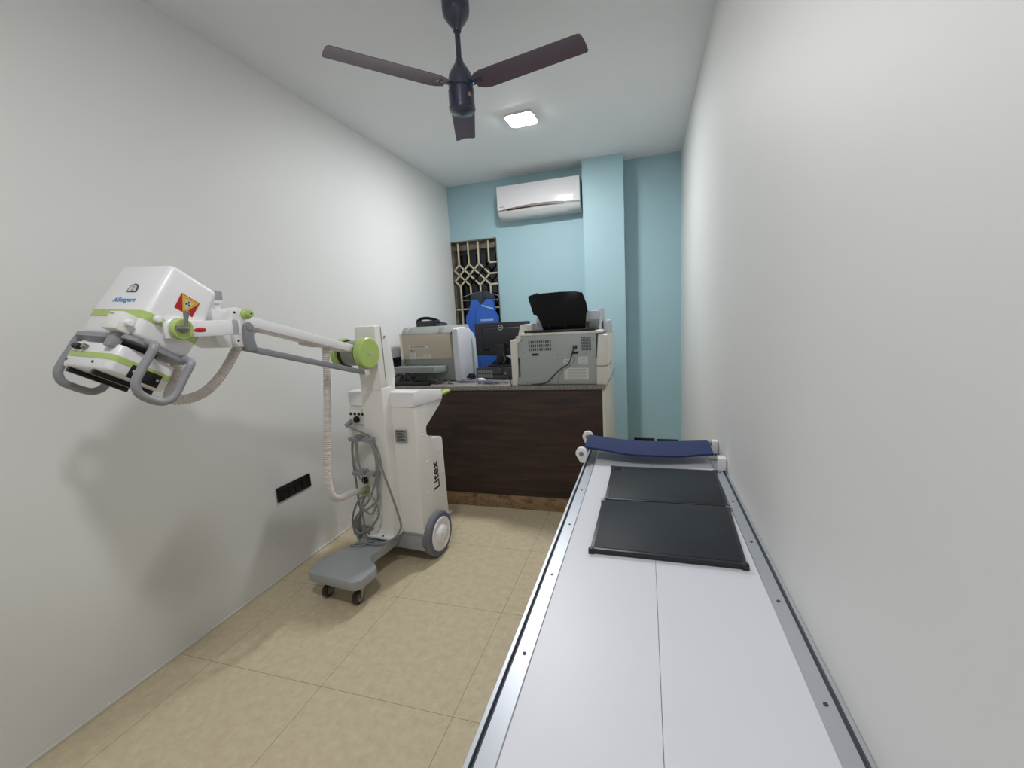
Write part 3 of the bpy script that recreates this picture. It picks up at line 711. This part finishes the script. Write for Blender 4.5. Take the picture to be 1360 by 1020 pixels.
# brackets of the compression strap
def disc_bracket(y, top):
    b = B(); xc = TX(-.312); n = 16
    pts = [(xc + .029 * math.cos(math.radians(-15 + 210 * k / n)), top - .03 + .03 * math.sin(math.radians(-15 + 210 * k / n))) for k in range(n + 1)]
    pts += [(xc - .006, BZ + .004), (xc + .020, BZ + .004)]
    b.prism(pts, 'y', TY(y) - .013, TY(y) + .013, .003)
    k = b.build('strap_bracket', M_MWHITE, tb)
    c = B().lathe([(.012, 0), (.012, .004), (.006, .006), (0, .006)], (xc, TY(y) - .013, top - .03), (0, -1, 0), 16); c.build('roller_pin', M_STEEL, k)
disc_bracket(2.125, .812); disc_bracket(2.385, .825)
b = B().box(TX(.310), TX(.346), TY(2.085), TY(2.135), BZ + .004, BZ + .062, .004); k = b.build('strap_bracket', M_MWHITE, tb)
B().cyl((TX(.272), TY(2.115), BZ + .052), (TX(.312), TY(2.115), BZ + .052), .011, bev=.002).build('roller_pin', M_STEEL, k)
b = B().box(TX(.318), TX(.346), TY(2.33), TY(2.37), BZ + .004, BZ + .070, .004); k = b.build('strap_bracket', M_MWHITE, tb)
B().cyl((TX(.272), TY(2.345), BZ + .054), (TX(.32), TY(2.345), BZ + .054), .011, bev=.002).build('roller_pin', M_STEEL, k)
def strap(u, v):
    x = -.300 + .600 * u
    y0 = 2.148 - .035 * math.sin(math.pi * min(1, u * 1.1)) + .004 * math.sin(9 * u)
    y1 = 2.372 - .02 * math.sin(math.pi * u)
    y = y0 + (y1 - y0) * v
    z = .803 - .013 * math.sin(math.pi * u) - .016 * u + .002 * math.sin(14 * u) * (1 - v) + .006 * math.sin(math.pi * v) + .002 * math.sin(6 * u + 3 * v)
    return (TX(x), TY(y), z)
b = B().sheet(strap, 36, 8, .010); b.build('compression_strap', M_NAVY, tb)
b = B().box(TX(-.304), TX(-.29), TY(2.12), TY(2.37), .778, .785, .001)
b.build('strap_clip', M_STEEL, tb)

# cassettes
def cassette(label, corners, h, notch):
    cx = sum(p[0] for p in corners) / 4; cy = sum(p[1] for p in corners) / 4
    t = thing('x_ray_cassette', label, 'x-ray cassette', (cx, cy, BZ), 0, 'dark cassettes lying on the patient table')
    P = [(x - cx, y - cy) for x, y in corners]
    b = B().prism(P, 'z', 0.0005, h, .002); b.build('frame', M_CASSF, t)
    Q = [(x * .955, y * .95) for x, y in P]
    b = B().prism(Q, 'z', h, h + .0012, .0005); b.build('panel', M_CASS, t)
    for k, (x, y) in enumerate(P):
        s = .984
        B().box(x * s - .009, x * s + .009, y * s - .007, y * s + .007, .0, h + .001, .002).build('corner_guard', M_CASSF if k > 1 or notch else M_STEEL, t)
    if notch: B().box(P[0][0] + .009, P[0][0] + .051, P[0][1] - .065, P[0][1] - .019, h + .0006, h + .0017).build('window_frame', M_DGREY, t)
    if notch: B().box(P[0][0] + .012, P[0][0] + .048, P[0][1] - .062, P[0][1] - .022, h + .0008, h + .0022).build('window', M_BLACKG, t)
cassette('dark x-ray cassette nearest the blue strap with small black window in its corner', [(-.158, 2.054), (.297, 2.054), (.288, 1.674), (-.160, 1.668)], .017, True)
cassette('dark scuffed x-ray cassette lying in the middle of the white tabletop', [(-.168, 1.658), (.288, 1.666), (.270, 1.278), (-.172, 1.282)], .018, False)

# ---------------------------------------------------------------- mobile x-ray unit
O = Vector((-1.545, 2.35, 0)); TH = math.radians(-5)
mx = thing('mobile_x_ray_unit', 'white and lime green mobile x-ray unit on a grey wheeled base', 'x-ray machine', O, TH)
MR = Matrix.Rotation(TH, 3, 'Z')
# chassis
out = [(.075, .02), (.07, -.12), (.06, -.345)]
for k in range(6):
    a = math.radians(180 - 75 * k / 5 * 1.0); out.append((.115 + .055 * math.cos(a), -.36 - .055 * math.sin(a) * 1.0))
out += [(.135, -.425), (.165, -.45), (.172, -.48), (.170, -.575), (.155, -.60), (.13, -.612), (-.15, -.606), (-.175, -.595), (-.19, -.57), (-.205, -.47), (-.20, -.445), (-.185, -.43), (-.16, -.40), (-.14, -.35), (-.13, -.12), (-.13, .02)]
b = B().prism(out, 'z', .118, .17, .005)
b.box(-.225, .25, -.115, .225, .085, .195, .006)
b.mi = 1; b.box(-.23, .257, -.12, .23, .188, .198, .003)
b.build('chassis', [M_MGREY, M_HGREY], mx)
# front casters
for x, y in ((-.108, -.528), (.100, -.528)):
    c = B().lathe([(.022, 0), (.022, .012)], (x, y, .106), (0, 0, 1), 20)
    for s in (-1, 1): c.prism([(y - .012, .112), (y + .024, .112), (y + .014, .062), (y - .004, .030), (y - .018, .028), (y - .022, .040), (y - .010, .060)], 'x', x + s * .021 - .002, x + s * .021 + .002, .001)
    c.box(x - .022, x + .022, y - .012, y + .024, .104, .110)
    fk = c.build('caster', M_STEEL, mx)
    w = B().lathe([(.030, -.016), (.037, -.010), (.038, 0), (.037, .010), (.030, .016)], (x, y - .014, .038), (1, 0, 0), 28); w.mi = 1
    w.lathe([(.022, -.0175), (.022, .0175)], (x, y - .014, .038), (1, 0, 0), 20); w.lathe([(.008, -.025), (.008, .025)], (x, y - .014, .038), (1, 0, 0), 12)
    w.build('wheel', [M_CAST, M_STEEL], fk)
# rear wheels
for s, x in ((1, .262), (-1, -.245)):
    w = B().lathe([(.105, -.028), (.132, -.028), (.141, -.020), (.143, 0), (.141, .018), (.130, .026), (.105, .026)], (x, .022, .143), (s, 0, 0), 48); w.mi = 1
    w.lathe([(.128, .0262), (.131, .0262), (.131, .029), (.105, .029)], (x, .022, .143), (s, 0, 0), 48)
    wh = w.build('rear_wheel', [M_TIRE, M_TIREB], mx)
    h = B().lathe([(.107, .01), (.107, .032), (.100, .036), (.092, .030), (.060, .030), (.055, .034), (.052, .048), (.046, .053), (.0, .054)], (x, .022, .143), (s, 0, 0), 48)
    h.mi = 1
    for k in range(3):
        a = 2 * math.pi * k / 3 + .5
        h.lathe([(.005, 0), (.005, .003), (0, .004)], (x + s * .053, .022 + .034 * math.cos(a), .143 + .034 * math.sin(a)), (s, 0, 0), 10)
    h.build('hub_cap', [M_MWHITE, M_SILVER], wh)
# cabinet
def arcp(cx, cz, r, a0, a1, n=8): return [(cx + r * math.cos(math.radians(a0 + (a1 - a0) * k / n)), cz + r * math.sin(math.radians(a0 + (a1 - a0) * k / n))) for k in range(n + 1)]
prof = [(-.108, .198), (.197, .198), (.190, .715), (.183, .733), (.17, .738), (.075, .752)] + arcp(.068, .818, .065, -90, -212, 10) + [(.20, .952), (.222, .965), (.222, .985), (-.094, .985)]
b = B().prism(prof, 'x', -.228, .252, .008, 3); cb = b.build('cabinet', M_MCREAM, mx)
prof = [(-.098, .988), (.222, .975), (.226, .985), (.226, 1.030), (.215, 1.040), (-.03, 1.078), (-.082, 1.078), (-.090, 1.072)]
b = B().prism(prof, 'x', -.232, .256, .006, 3); b.build('top_cover', M_MWHITE, mx)
b = B()
b.tube([(.240, .125, .992), (.242, .20, 1.003), (.242, .30, 1.010), (.236, .335, 1.010), (.205, .352, 1.006), (.0, .354, 1.000), (-.18, .352, 1.000), (-.21, .335, 1.000), (-.218, .30, 1.004), (-.218, .20, 1.003), (-.216, .125, .992)], .0135, 12, 6)
b.build('push_handle', M_GREEN, mx)
b = B().box(.112, .194, -.1105, -.1075, .772, .850, .0); b.mi = 1
for k in range(7): b.box(.120 + (k % 2) * .004, .182 - (k % 3) * .01, -.1112, -.1104, .782 + k * .0092, .786 + k * .0092)
b.build('data_plate', [M_PLATE, M_INK], cb)
text('lettering', 'Litex', .092, M_INK, cb, frame((.2525, .078, .506), (0, -.04, 1), (0, -1, -.04)), bold=.002, sx=.98)
for y, z in ((-.03, .80), (-.005, .625), (-.03, .43), (.045, .265), (-.045, .955), (.15, .66), (.165, .50)):
    B().lathe([(.007, 0), (.007, .003), (.004, .005), (0, .005)], (.252, y, z), (1, 0, 0), 12).build('screw', M_MWHITE, cb)
# socket panel on the front of the cabinet
b = B().box(-.222, -.075, -.113, -.107, .875, .965, .002); pn = b.build('socket_panel', M_MCREAM, cb)
for k in range(4): B().lathe([(.0095, 0), (.0095, .004), (.006, .006), (0, .006)], (-.204 + k * .031, -.113, .939), (0, -1, 0), 14).build('fuse_holder', M_BLACK, cb)
B().lathe([(.021, 0), (.021, .012), (.016, .018), (0, .018)], (-.16, -.113, .905), (0, -1, 0), 20).build('connector', M_BLACK, cb)
B().lathe([(.016, 0), (.016, .03), (.010, .04), (.007, .06)], (-.214, -.108, .89), (.2, -1, -.4), 16).build('cable_plug', M_HGREY, cb)
b = B().box(-.228, -.20, -.128, -.108, .62, .86, .006); b.build('chute', M_MWHITE, cb)
b = B().lathe([(.024, 0), (.024, .006), (.020, .010), (.010, .010)], (-.156, -.108, .508), (0, -1, 0), 20); b.mi = 1; b.box(-.160, -.152, -.126, -.108, .495, .521, .002); b.build('key_switch', [M_BLACK, M_STEEL], cb)
B().lathe([(.026, 0), (.026, .03), (.022, .038), (0, .040)], (-.150, -.108, .445), (0, -1, 0), 20).build('hose_coupling', M_GREEN, cb)
# column
b = B()
b.prism([(-.188, .205), (-.07, .205), (-.07, 1.11), (-.165, 1.11)], 'x', -.062, .092, .008, 3)
b.prism([(-.168, 1.10), (-.175, 1.30), (-.172, 1.470), (-.13, 1.474), (-.105, 1.462), (-.075, 1.425), (-.045, 1.36), (-.028, 1.28), (-.025, 1.18), (-.035, 1.07), (-.12, 1.07)], 'x', -.055, .088, .006, 3)
cl = b.build('column', M_MCREAM, mx)
b = B().box(-.092, .10, -.225, -.035, .19, .207, .006); b.build('base_flange', M_MWHITE, cl)
for x, y in ((-.078, -.212), (.03, -.214), (.086, -.10), (.086, -.05)): B().lathe([(.006, 0), (.006, .004), (0, .004)], (x, y, .207), (0, 0, 1), 10).build('bolt', M_BLACK, cl)
B().box(.0885, .0905, -.118, -.115, 1.12, 1.465).build('cover_seam', M_HGREY, cl)
B().lathe([(.007, 0), (.007, .003), (0, .004)], (.088, -.09, 1.405), (1, 0, 0), 12).build('screw', M_STEEL, cl)
# cable hooks on the column
for zc, w in ((.805, .10), (.595, .11)):
    b = B().box(-.115, -.062, -.175, -.155, zc - .012, zc + .012, .002)
    b.prism([(-.25, zc), (-.175, zc - .016), (-.175, zc + .016), (-.25, zc + .024), (-.256, zc + .02)], 'x', -.118, -.055, .003)
    b.prism([(-.25, zc), (-.19, zc - .014), (-.19, zc + .014), (-.25, zc + .024)], 'x', -.02, .03, .003)
    b.box(-.06, .0, -.20, -.185, zc - .010, zc + .010, .002)
    b.build('cable_hook', M_HGREY, mx)
# pivot drum with green discs
DC = Vector((0, -.245, 1.324))
b = B().cyl((-.062, DC.y, DC.z), (.056, DC.y, DC.z), .070); b.mi = 1
b.lathe([(.076, 0), (.076, .012)], (-.062, DC.y, DC.z), (1, 0, 0), 40); b.lathe([(.076, 0), (.076, .01)], (.046, DC.y, DC.z), (1, 0, 0), 40)
b.mi = 0; b.box(-.05, .05, -.235, -.165, 1.255, 1.395, .006)
hubp = b.build('arm_pivot', [M_STEEL, M_BLACK], mx)
for x0, x1 in ((.056, .104), (-.062, -.108)):
    s = 1 if x1 > x0 else -1
    b = B().lathe([(.080, 0), (.087, .004), (.087, .040), (.080, .047), (.0, .048)], (x0, DC.y, DC.z), (s, 0, 0), 48); b.mi = 1
    b.lathe([(.009, .048), (.009, .052), (.005, .055), (0, .055)], (x0, DC.y, DC.z), (s, 0, 0), 14)
    b.build('pivot_disc', [M_GREEN, M_SILVER], hubp)
b = B(); b.box(.07, .09, -.285, -.245, 1.20, 1.238, .006); b.build('rod_bracket', M_MCREAM, mx)
# main arm
a0 = Vector((0, -.235, 1.335)); a1 = Vector((0, -.935, 1.533)); d = (a1 - a0).normalized(); nn = Vector((0, -d.z, d.y)) * -1
nn = Vector((0, d.z, -d.y)); nn = nn if nn.z > 0 else -nn
ang = math.atan2(d.z, -d.y)
b = B(); b.box(-.036, .046, -(a1 - a0).length, 0, -.022, .022, .005)
b.mi = 1; b.box(-.02, .03, -(a1 - a0).length + .06, -.12, -.026, -.021, .002)
ar = b.build('main_arm', [M_MWHITE, M_MCREAM], mx); ar.location = a0; ar.rotation_euler = (-ang, 0, 0)
b = B().box(-.02, .03, -.38, -.30, -.036, -.024, .004); b.build('hose_clamp', M_HOSE, ar)
# parallel linkage
r0 = Vector((.075, -.268, 1.217)); r1 = Vector((.075, -.962, 1.416)); L_ = (r1 - r0).length; ang2 = math.atan2(r1.z - r0.z, -(r1.y - r0.y))
b = B().box(-.012, .012, -L_, 0, -.0125, .0125, .003); rod = b.build('link_rod', M_LGREY, mx); rod.location = r0; rod.rotation_euler = (-ang2, 0, 0)
B().cyl((.058, -.268, 1.217), (.094, -.268, 1.217), .013, bev=.002).build('rod_pin', M_MWHITE, mx)
b = B(); pts = arcp(-.958, 1.497, .020, -20, 200, 10)[::1]; pts += [(-.985, 1.45), (-.982, 1.425), (-.975, 1.402), (-.945, 1.402), (-.935, 1.42), (-.946, 1.445)]
b.prism(pts, 'x', .100, .118, .004); b.lathe([(.014, 0), (.014, .004), (0, .005)], (.118, -.958, 1.497), (1, 0, 0), 18); b.build('link_plate', M_LGREY, mx)
# swivel block
pts = [(-.955, 1.565), (-.962, 1.575), (-1.015, 1.577), (-1.022, 1.57)]
b = B().prism([(-1.078, 1.568), (-1.015, 1.570), (-1.015, 1.422), (-1.05, 1.425), (-1.072, 1.442), (-1.08, 1.47)], 'x', -.06, .085, .006)
b.prism([(-.955, 1.545), (-.962, 1.568), (-.985, 1.577), (-1.01, 1.568), (-1.017, 1.545), (-1.012, 1.44), (-1.0, 1.424), (-.975, 1.42), (-.958, 1.432)], 'x', -.06, .10, .006)
sb = b.build('swivel_block', M_MWHITE, mx)
b = B().lathe([(.021, 0), (.021, .012), (.016, .016), (.016, .028), (.012, .034), (.004, .034)], (.10, -.955, 1.549), (1, 0, 0), 22); b.mi = 1; b.lathe([(.004, .034), (.004, .0355), (0, .0355)], (.10, -.955, 1.549), (1, 0, 0), 10); b.build('lock_knob', [M_GREEN, M_BLACK], sb)
B().lathe([(.014, 0), (.014, .004), (0, .005)], (.10, -.970, 1.437), (1, 0, 0), 18).build('pivot_cap', M_GREEN, sb)
for y, z in ((-1.0, 1.556), (-1.0, 1.446)): B().lathe([(.005, 0), (.005, .001), (0, .001)], (.10, y, z), (1, 0, 0), 10).build('bolt', M_BLACK, sb)
b = B().lathe([(.010, 0), (.010, .022), (.020, .024), (.020, .036), (.017, .038)], (.05, -1.03, 1.570), (0, 0, 1), 20); b.mi = 1
b.lathe([(.017, .036), (.022, .038), (.023, .066), (.018, .072), (0, .073)], (.05, -1.03, 1.570), (0, 0, 1), 22)
b.prism([(-1.03, 1.636), (-1.10, 1.644), (-1.125, 1.652), (-1.125, 1.644), (-1.10, 1.628), (-1.03, 1.612)], 'x', .038, .062, .003)
b.build('swivel_brake', [M_MWHITE, M_MGREY], sb)
# yoke
b = B().box(.203, .219, -1.325, -1.068, 1.471, 1.525, .003)
b.box(-.115, .219, -1.105, -1.075, 1.471, 1.525, .003)
b.box(-.115, -.099, -1.325, -1.075, 1.471, 1.525, .003)
yk = b.build('yoke', M_MWHITE, mx)

# tube head: its own frame, tilted forward over the yoke pins
ea, eb, ec = math.radians(-2.6), math.radians(-32.4), math.radians(4.9)
HM = Matrix.Rotation(ea, 3, 'Z') @ Matrix.Rotation(eb, 3, 'X') @ Matrix.Rotation(ec, 3, 'Y')
HT = Vector((-1.604, 1.02, 1.4535))
LM = MR.transposed() @ HM; LT = MR.transposed() @ (HT - O)
W2, D2, HH, HB = .145, .090, .258, .083
def hring(z, s, r=.022): return rrect(0, 0, W2 * s, D2 * s, r * s, z, 6)
def taper(z): return .964 + (1 - .964) * z / HB if z < HB else 1 - .07 * (z - HB) / (HH - HB)
b = B().loft([hring(0, .90), hring(.004, .945), hring(.012, .967), hring(HB, 1.0), hring(HH - .016, taper(HH - .016)), hring(HH - .006, taper(HH) - .012), hring(HH - .001, taper(HH) - .045), hring(HH, taper(HH) - .09)])
hd = b.build('tube_head', M_MWHITE, mx, 50)
hd.matrix_local = Matrix.Translation(LT) @ LM.to_4x4()
def hring2(z, off): return rrect(0, 0, W2 * taper(z) + off, D2 * taper(z) + off, .022 + off, z, 6)
b = B().loft([hring2(.058, -.001), hring2(.0582, .0014), hring2(.0828, .0014), hring2(.083, -.001)]); b.build('green_band', M_GREEN, hd)
fy = lambda z: -D2 * taper(z) - .0008
tilt = .036
text('lettering', 'Allengers', .026, M_LOGO, hd, frame((.002, fy(.120), .120), (1, 0, 0), (0, tilt, 1)), shear=.3, sx=1.0, sp=1.16)
b = B(); n = 12; pts = [(.012 + .026 * math.cos(math.radians(180 * k / n)), .150 + .032 * math.sin(math.radians(180 * k / n)) ** .8) for k in range(n + 1)]
b.prism(pts, 'y', fy(.16) - .0012, fy(.16) + .004); b.mi = 1
pts2 = [(.012 + .020 * math.cos(math.radians(180 * k / n)), .152 + .025 * math.sin(math.radians(180 * k / n)) ** .8) for k in range(n + 1)]
b.prism(pts2, 'y', fy(.16) - .0018, fy(.16)); b.mi = 0; b.box(.012, .015, fy(.16) - .0022, fy(.16), .152, .172); b.box(.004, .024, fy(.16) - .0022, fy(.16), .151, .154)
b.build('angle_gauge', [M_DGREY, M_SILVER], hd)
# warning sign on the side
sx = lambda z: W2 * taper(z) + .0004
wy, wz, wh = .006, .158, .031
b = B(); b.box(sx(wz) - .002, sx(wz) + .001, wy - wh, wy + wh, wz - wh, wz + wh); b.mi = 1
b.prism([(wy - wh * .94, wz + wh * .92), (wy + wh * .94, wz + wh * .92), (wy, wz - wh * .95)], 'x', sx(wz), sx(wz) + .0016); b.mi = 2
b.prism([(wy - wh * .5, wz + wh * .62), (wy + wh * .5, wz + wh * .62), (wy, wz - wh * .42)], 'x', sx(wz), sx(wz) + .002); b.mi = 3
for a in (90, 210, 330):
    ca, sa = math.cos(math.radians(a)), math.sin(math.radians(a)); c0 = (wy, wz + wh * .28)
    b.prism([(c0[0], c0[1]), (c0[0] + .009 * math.cos(math.radians(a - 26)), c0[1] + .009 * math.sin(math.radians(a - 26))), (c0[0] + .009 * math.cos(math.radians(a + 26)), c0[1] + .009 * math.sin(math.radians(a + 26)))], 'x', sx(wz), sx(wz) + .0024)
b.build('warning_sign', [M_RED, M_YELLOW, M_PAPER, M_INK], hd)
B().lathe([(.006, 0), (.011, .004), (.011, .012), (.007, .017), (0, .018)], (W2, -.055, .072), (1, 0, 0), 18).build('side_knob', M_MWHITE, hd)
# control box on the face
b = B(); b.box(.058, .128, -.130, -.086, -.002, .056, .004)
cbx = b.build('control_box', M_MCREAM, hd)
b = B().lathe([(.011, 0), (.011, .012), (.008, .016), (0, .017)], (.128, -.106, .028), (1, 0, 0), 18); b.build('control_knob', M_MWHITE, hd)
b = B().box(.066, .090, -.1307, -.1295, .045, .0475); b.build('control_box_mark', M_INKGREY, hd)
b = B().box(.075, .112, -.112, -.085, -.05, .0, .004); b.build('box_bracket', M_HGREY, hd)
# pivot with lever and pointer
b = B().lathe([(.040, -.02), (.040, .012), (.036, .016), (.034, .016)], (W2, .009, .074), (1, 0, 0), 32); b.build('pivot_collar', M_MWHITE, hd)
b = B().lathe([(.030, .018), (.034, .020), (.034, .034), (.031, .038), (.018, .039), (.014, .037), (0, .037)], (W2, .009, .074), (1, 0, 0), 32); b.mi = 1
b.lathe([(.012, .037), (.012, .044), (.006, .048), (0, .048)], (W2, .009, .074), (1, 0, 0), 16); b.build('pivot_knob', [M_GREEN, M_STEEL], hd)
b = B().lathe([(.0042, 0), (.0046, .015), (.0085, .050), (.0085, .055), (0, .058)], Vector((W2 + .050, .006, .076)), HM.transposed() @ Vector((.1, .12, 1)), 14); b.cyl((W2 + .046, -.018, .066), (W2 + .046, .016, .080), .008, bev=.002); b.build('lock_lever', M_STEEL, hd)
vd = HM.transposed() @ Vector((0, 1, 0)); vz = HM.transposed() @ Vector((0, 0, 1))
p0 = Vector((W2 + .040, .009, .074)) + vd * .030 - vz * .004; 
b = B(); b.lathe([(0, 0), (.006, .008), (.0075, .022), (.0075, .036), (.004, .040), (0, .040)], p0, vd, 12); b.build('red_pointer', M_RED, hd)

# collimator below the tube head
b = B().lathe([(.07, -.034), (.07, .002)], (0, -.004, 0), (0, 0, 1), 32); b.build('collar', M_DGREY, hd)
b = B().loft([rrect(0, -.002, .150, .096, .03, z) for z in (-.017, -.004)]); b.build('mount_plate', M_HGREY, hd)
cx, cy = .006, -.008
def cring(z, s, r=.02): return rrect(cx, cy, .1235 * s, .0885 * s, r * s, z, 6)
b = B().loft([cring(-.036, .93), cring(-.0365, .955), cring(-.042, .975), cring(-.076, 1.0), cring(-.112, .985), cring(-.120, .96), cring(-.123, .90)])
co = b.build('collimator', M_MWHITE, mx, 50); co.matrix_local = hd.matrix_local.copy()
b = B(); b.loft([rrect(cx, cy, .1235 + o_, .0885 + o_, .021, z, 6) for z, o_ in ((-.088, -.002), (-.0878, .0008), (-.0702, .0008), (-.070, -.002))]); b.build('green_band', M_GREEN, co)
for x, r in ((-.076, .009), (-.058, .009)): B().lathe([(r, 0), (r, .012), (r * .7, .016), (0, .016)], (x, cy - .087, -.056), (0, -1, 0), 16).build('light_button', M_BLACK, co)
B().lathe([(.009, 0), (.009, .010), (.007, .014), (0, .014)], (-.028, cy - .087, -.056), (0, -1, 0), 16).build('dial', M_STEEL, co)
for x in (-.095, .045): B().lathe([(.004, 0), (.004, .003), (0, .004)], (x, cy - .087, -.100), (0, -1, 0), 10).build('screw', M_DGREY, co)
b = B().box(cx + .120, cx + .1265, -.042, .048, -.120, -.079, .002); b.mi = 1
for y in (-.032, .038): b.lathe([(.004, 0), (.004, .003), (0, .004)], (cx + .1265, y, -.098), (1, 0, 0), 10)
b.build('side_plate', [M_BLACK, M_SILVER], co)
for x in (-.075, .055): B().box(x, x + .016, cy - .085, cy + .085, -.138, -.122, .001).build('accessory_rail', M_BLACK, co)
b = B().box(-.035, .03, cy - .05, cy + .05, -.1265, -.1225, .001); b.build('window', M_IGREY2, co)
# handles
for s, xo in ((1, .188), (-1, -.178)):
    y0, y1 = (-.044, .074) if s > 0 else (-.066, .068)
    xi = s * .128
    pts = [(xi, y0, -.006), (xo - s * .02, y0, -.006), (xo, y0, -.018), (xo, y0, -.06), (xo, y0, -.125), (xo, y0 + .012, -.150), (xo, y0 + .036, -.163), (xo, y1 - .036, -.163), (xo, y1 - .012, -.150), (xo, y1, -.125), (xo, y1, -.06), (xo, y1, -.018), (xo - s * .02, y1, -.006), (xi, y1, -.006)]
    h = B().tube(pts, .0125, 12, 5).build('grab_handle', M_HGREY, mx); h.matrix_local = hd.matrix_local.copy()
# corrugated hoses
b = B().tube([(0, -.455, 1.375), (0, -.466, 1.31), (0, -.474, 1.22), (0, -.506, .993), (0, -.545, .765), (-.002, -.548, .66), (-.012, -.52, .585), (-.05, -.43, .535), (-.09, -.32, .51), (-.13, -.20, .475), (-.150, -.125, .447)], .0195, 14, 10, corr=.2, pitch=.011); b.build('corrugated_hose', M_HOSE, mx)
pR = LM @ Vector((.02, .088, .03)) + LT; pR2 = LM @ Vector((.02, .15, -.01)) + LT
b = B().tube([pR, pR2 + Vector((0, -.01, -.01)), (0, -1.222, 1.262), (0, -1.17, 1.243), (0, -1.11, 1.252), (0, -1.055, 1.283), (0, -1.0, 1.335), (0, -.945, 1.405), (0, -.90, 1.455), (0, -.85, 1.49), (0, -.80, 1.488)], .0195, 14, 10, corr=.2, pitch=.011); b.build('corrugated_hose', M_HOSE, mx)
# power cable hung over the hooks
yc = -.215
def cab(pts, r=.0062): B().tube(pts, r, 8, 6).build('power_cable', M_CABLE, mx)
cab([(-.214, -.15, .875), (-.16, yc, .895), (-.109, yc, .875), (-.04, yc - .005, .856), (.02, yc, .825), (.064, yc, .738), (.075, yc, .645), (.117, yc, .51), (.160, yc, .36), (.168, yc, .28), (.12, yc - .02, .215), (.04, yc - .05, .184), (-.06, -.27, .178), (-.13, -.25, .18), (-.165, -.22, .22), (-.17, -.20, .30), (-.11, yc - .02, .345), (-.02, yc - .03, .40), (.045, yc - .02, .455), (.05, yc - .02, .52), (.06, yc, .62)])
cab([(.0, yc - .01, .845), (-.07, yc - .015, .838), (-.115, yc - .01, .79), (-.135, yc, .68), (-.13, yc, .55), (-.115, yc - .01, .40), (-.095, yc - .01, .30), (-.10, yc - .01, .21)], .0062)
cab([(-.02, yc - .02, .848), (.035, yc - .02, .80), (.055, yc - .02, .70), (.045, yc - .02, .60), (.02, yc - .02, .53), (-.03, yc - .02, .44), (-.09, yc - .02, .38), (-.155, yc - .02, .30), (-.17, yc - .01, .24), (-.12, yc - .02, .215), (-.03, yc - .03, .27), (.04, yc - .03, .36), (.035, yc - .03, .44), (-.02, yc - .03, .475), (-.085, yc - .03, .45), (-.135, yc - .03, .38), (-.175, yc - .02, .29), (-.165, yc - .02, .20)], .0062)
cab([(-.085, yc - .03, .83), (-.115, yc - .02, .72), (-.085, yc - .03, .61), (-.06, yc - .035, .578)], .0062)
cab([(-.06, yc - .035, .83), (-.07, yc - .03, .70), (-.045, yc - .035, .615), (-.03, yc - .04, .595)], .0062)
cab([(.005, yc - .02, .835), (.05, yc - .015, .77), (.062, yc - .015, .66), (.048, yc - .02, .55), (.04, yc - .02, .46), (.01, yc - .03, .38), (-.03, yc - .03, .36), (-.085, yc - .02, .40), (-.06, yc - .02, .46)], .0062)
cab([(-.10, -.20, .205), (-.05, -.29, .178), (-.14, -.31, .177), (-.02, -.24, .18)], .0055)
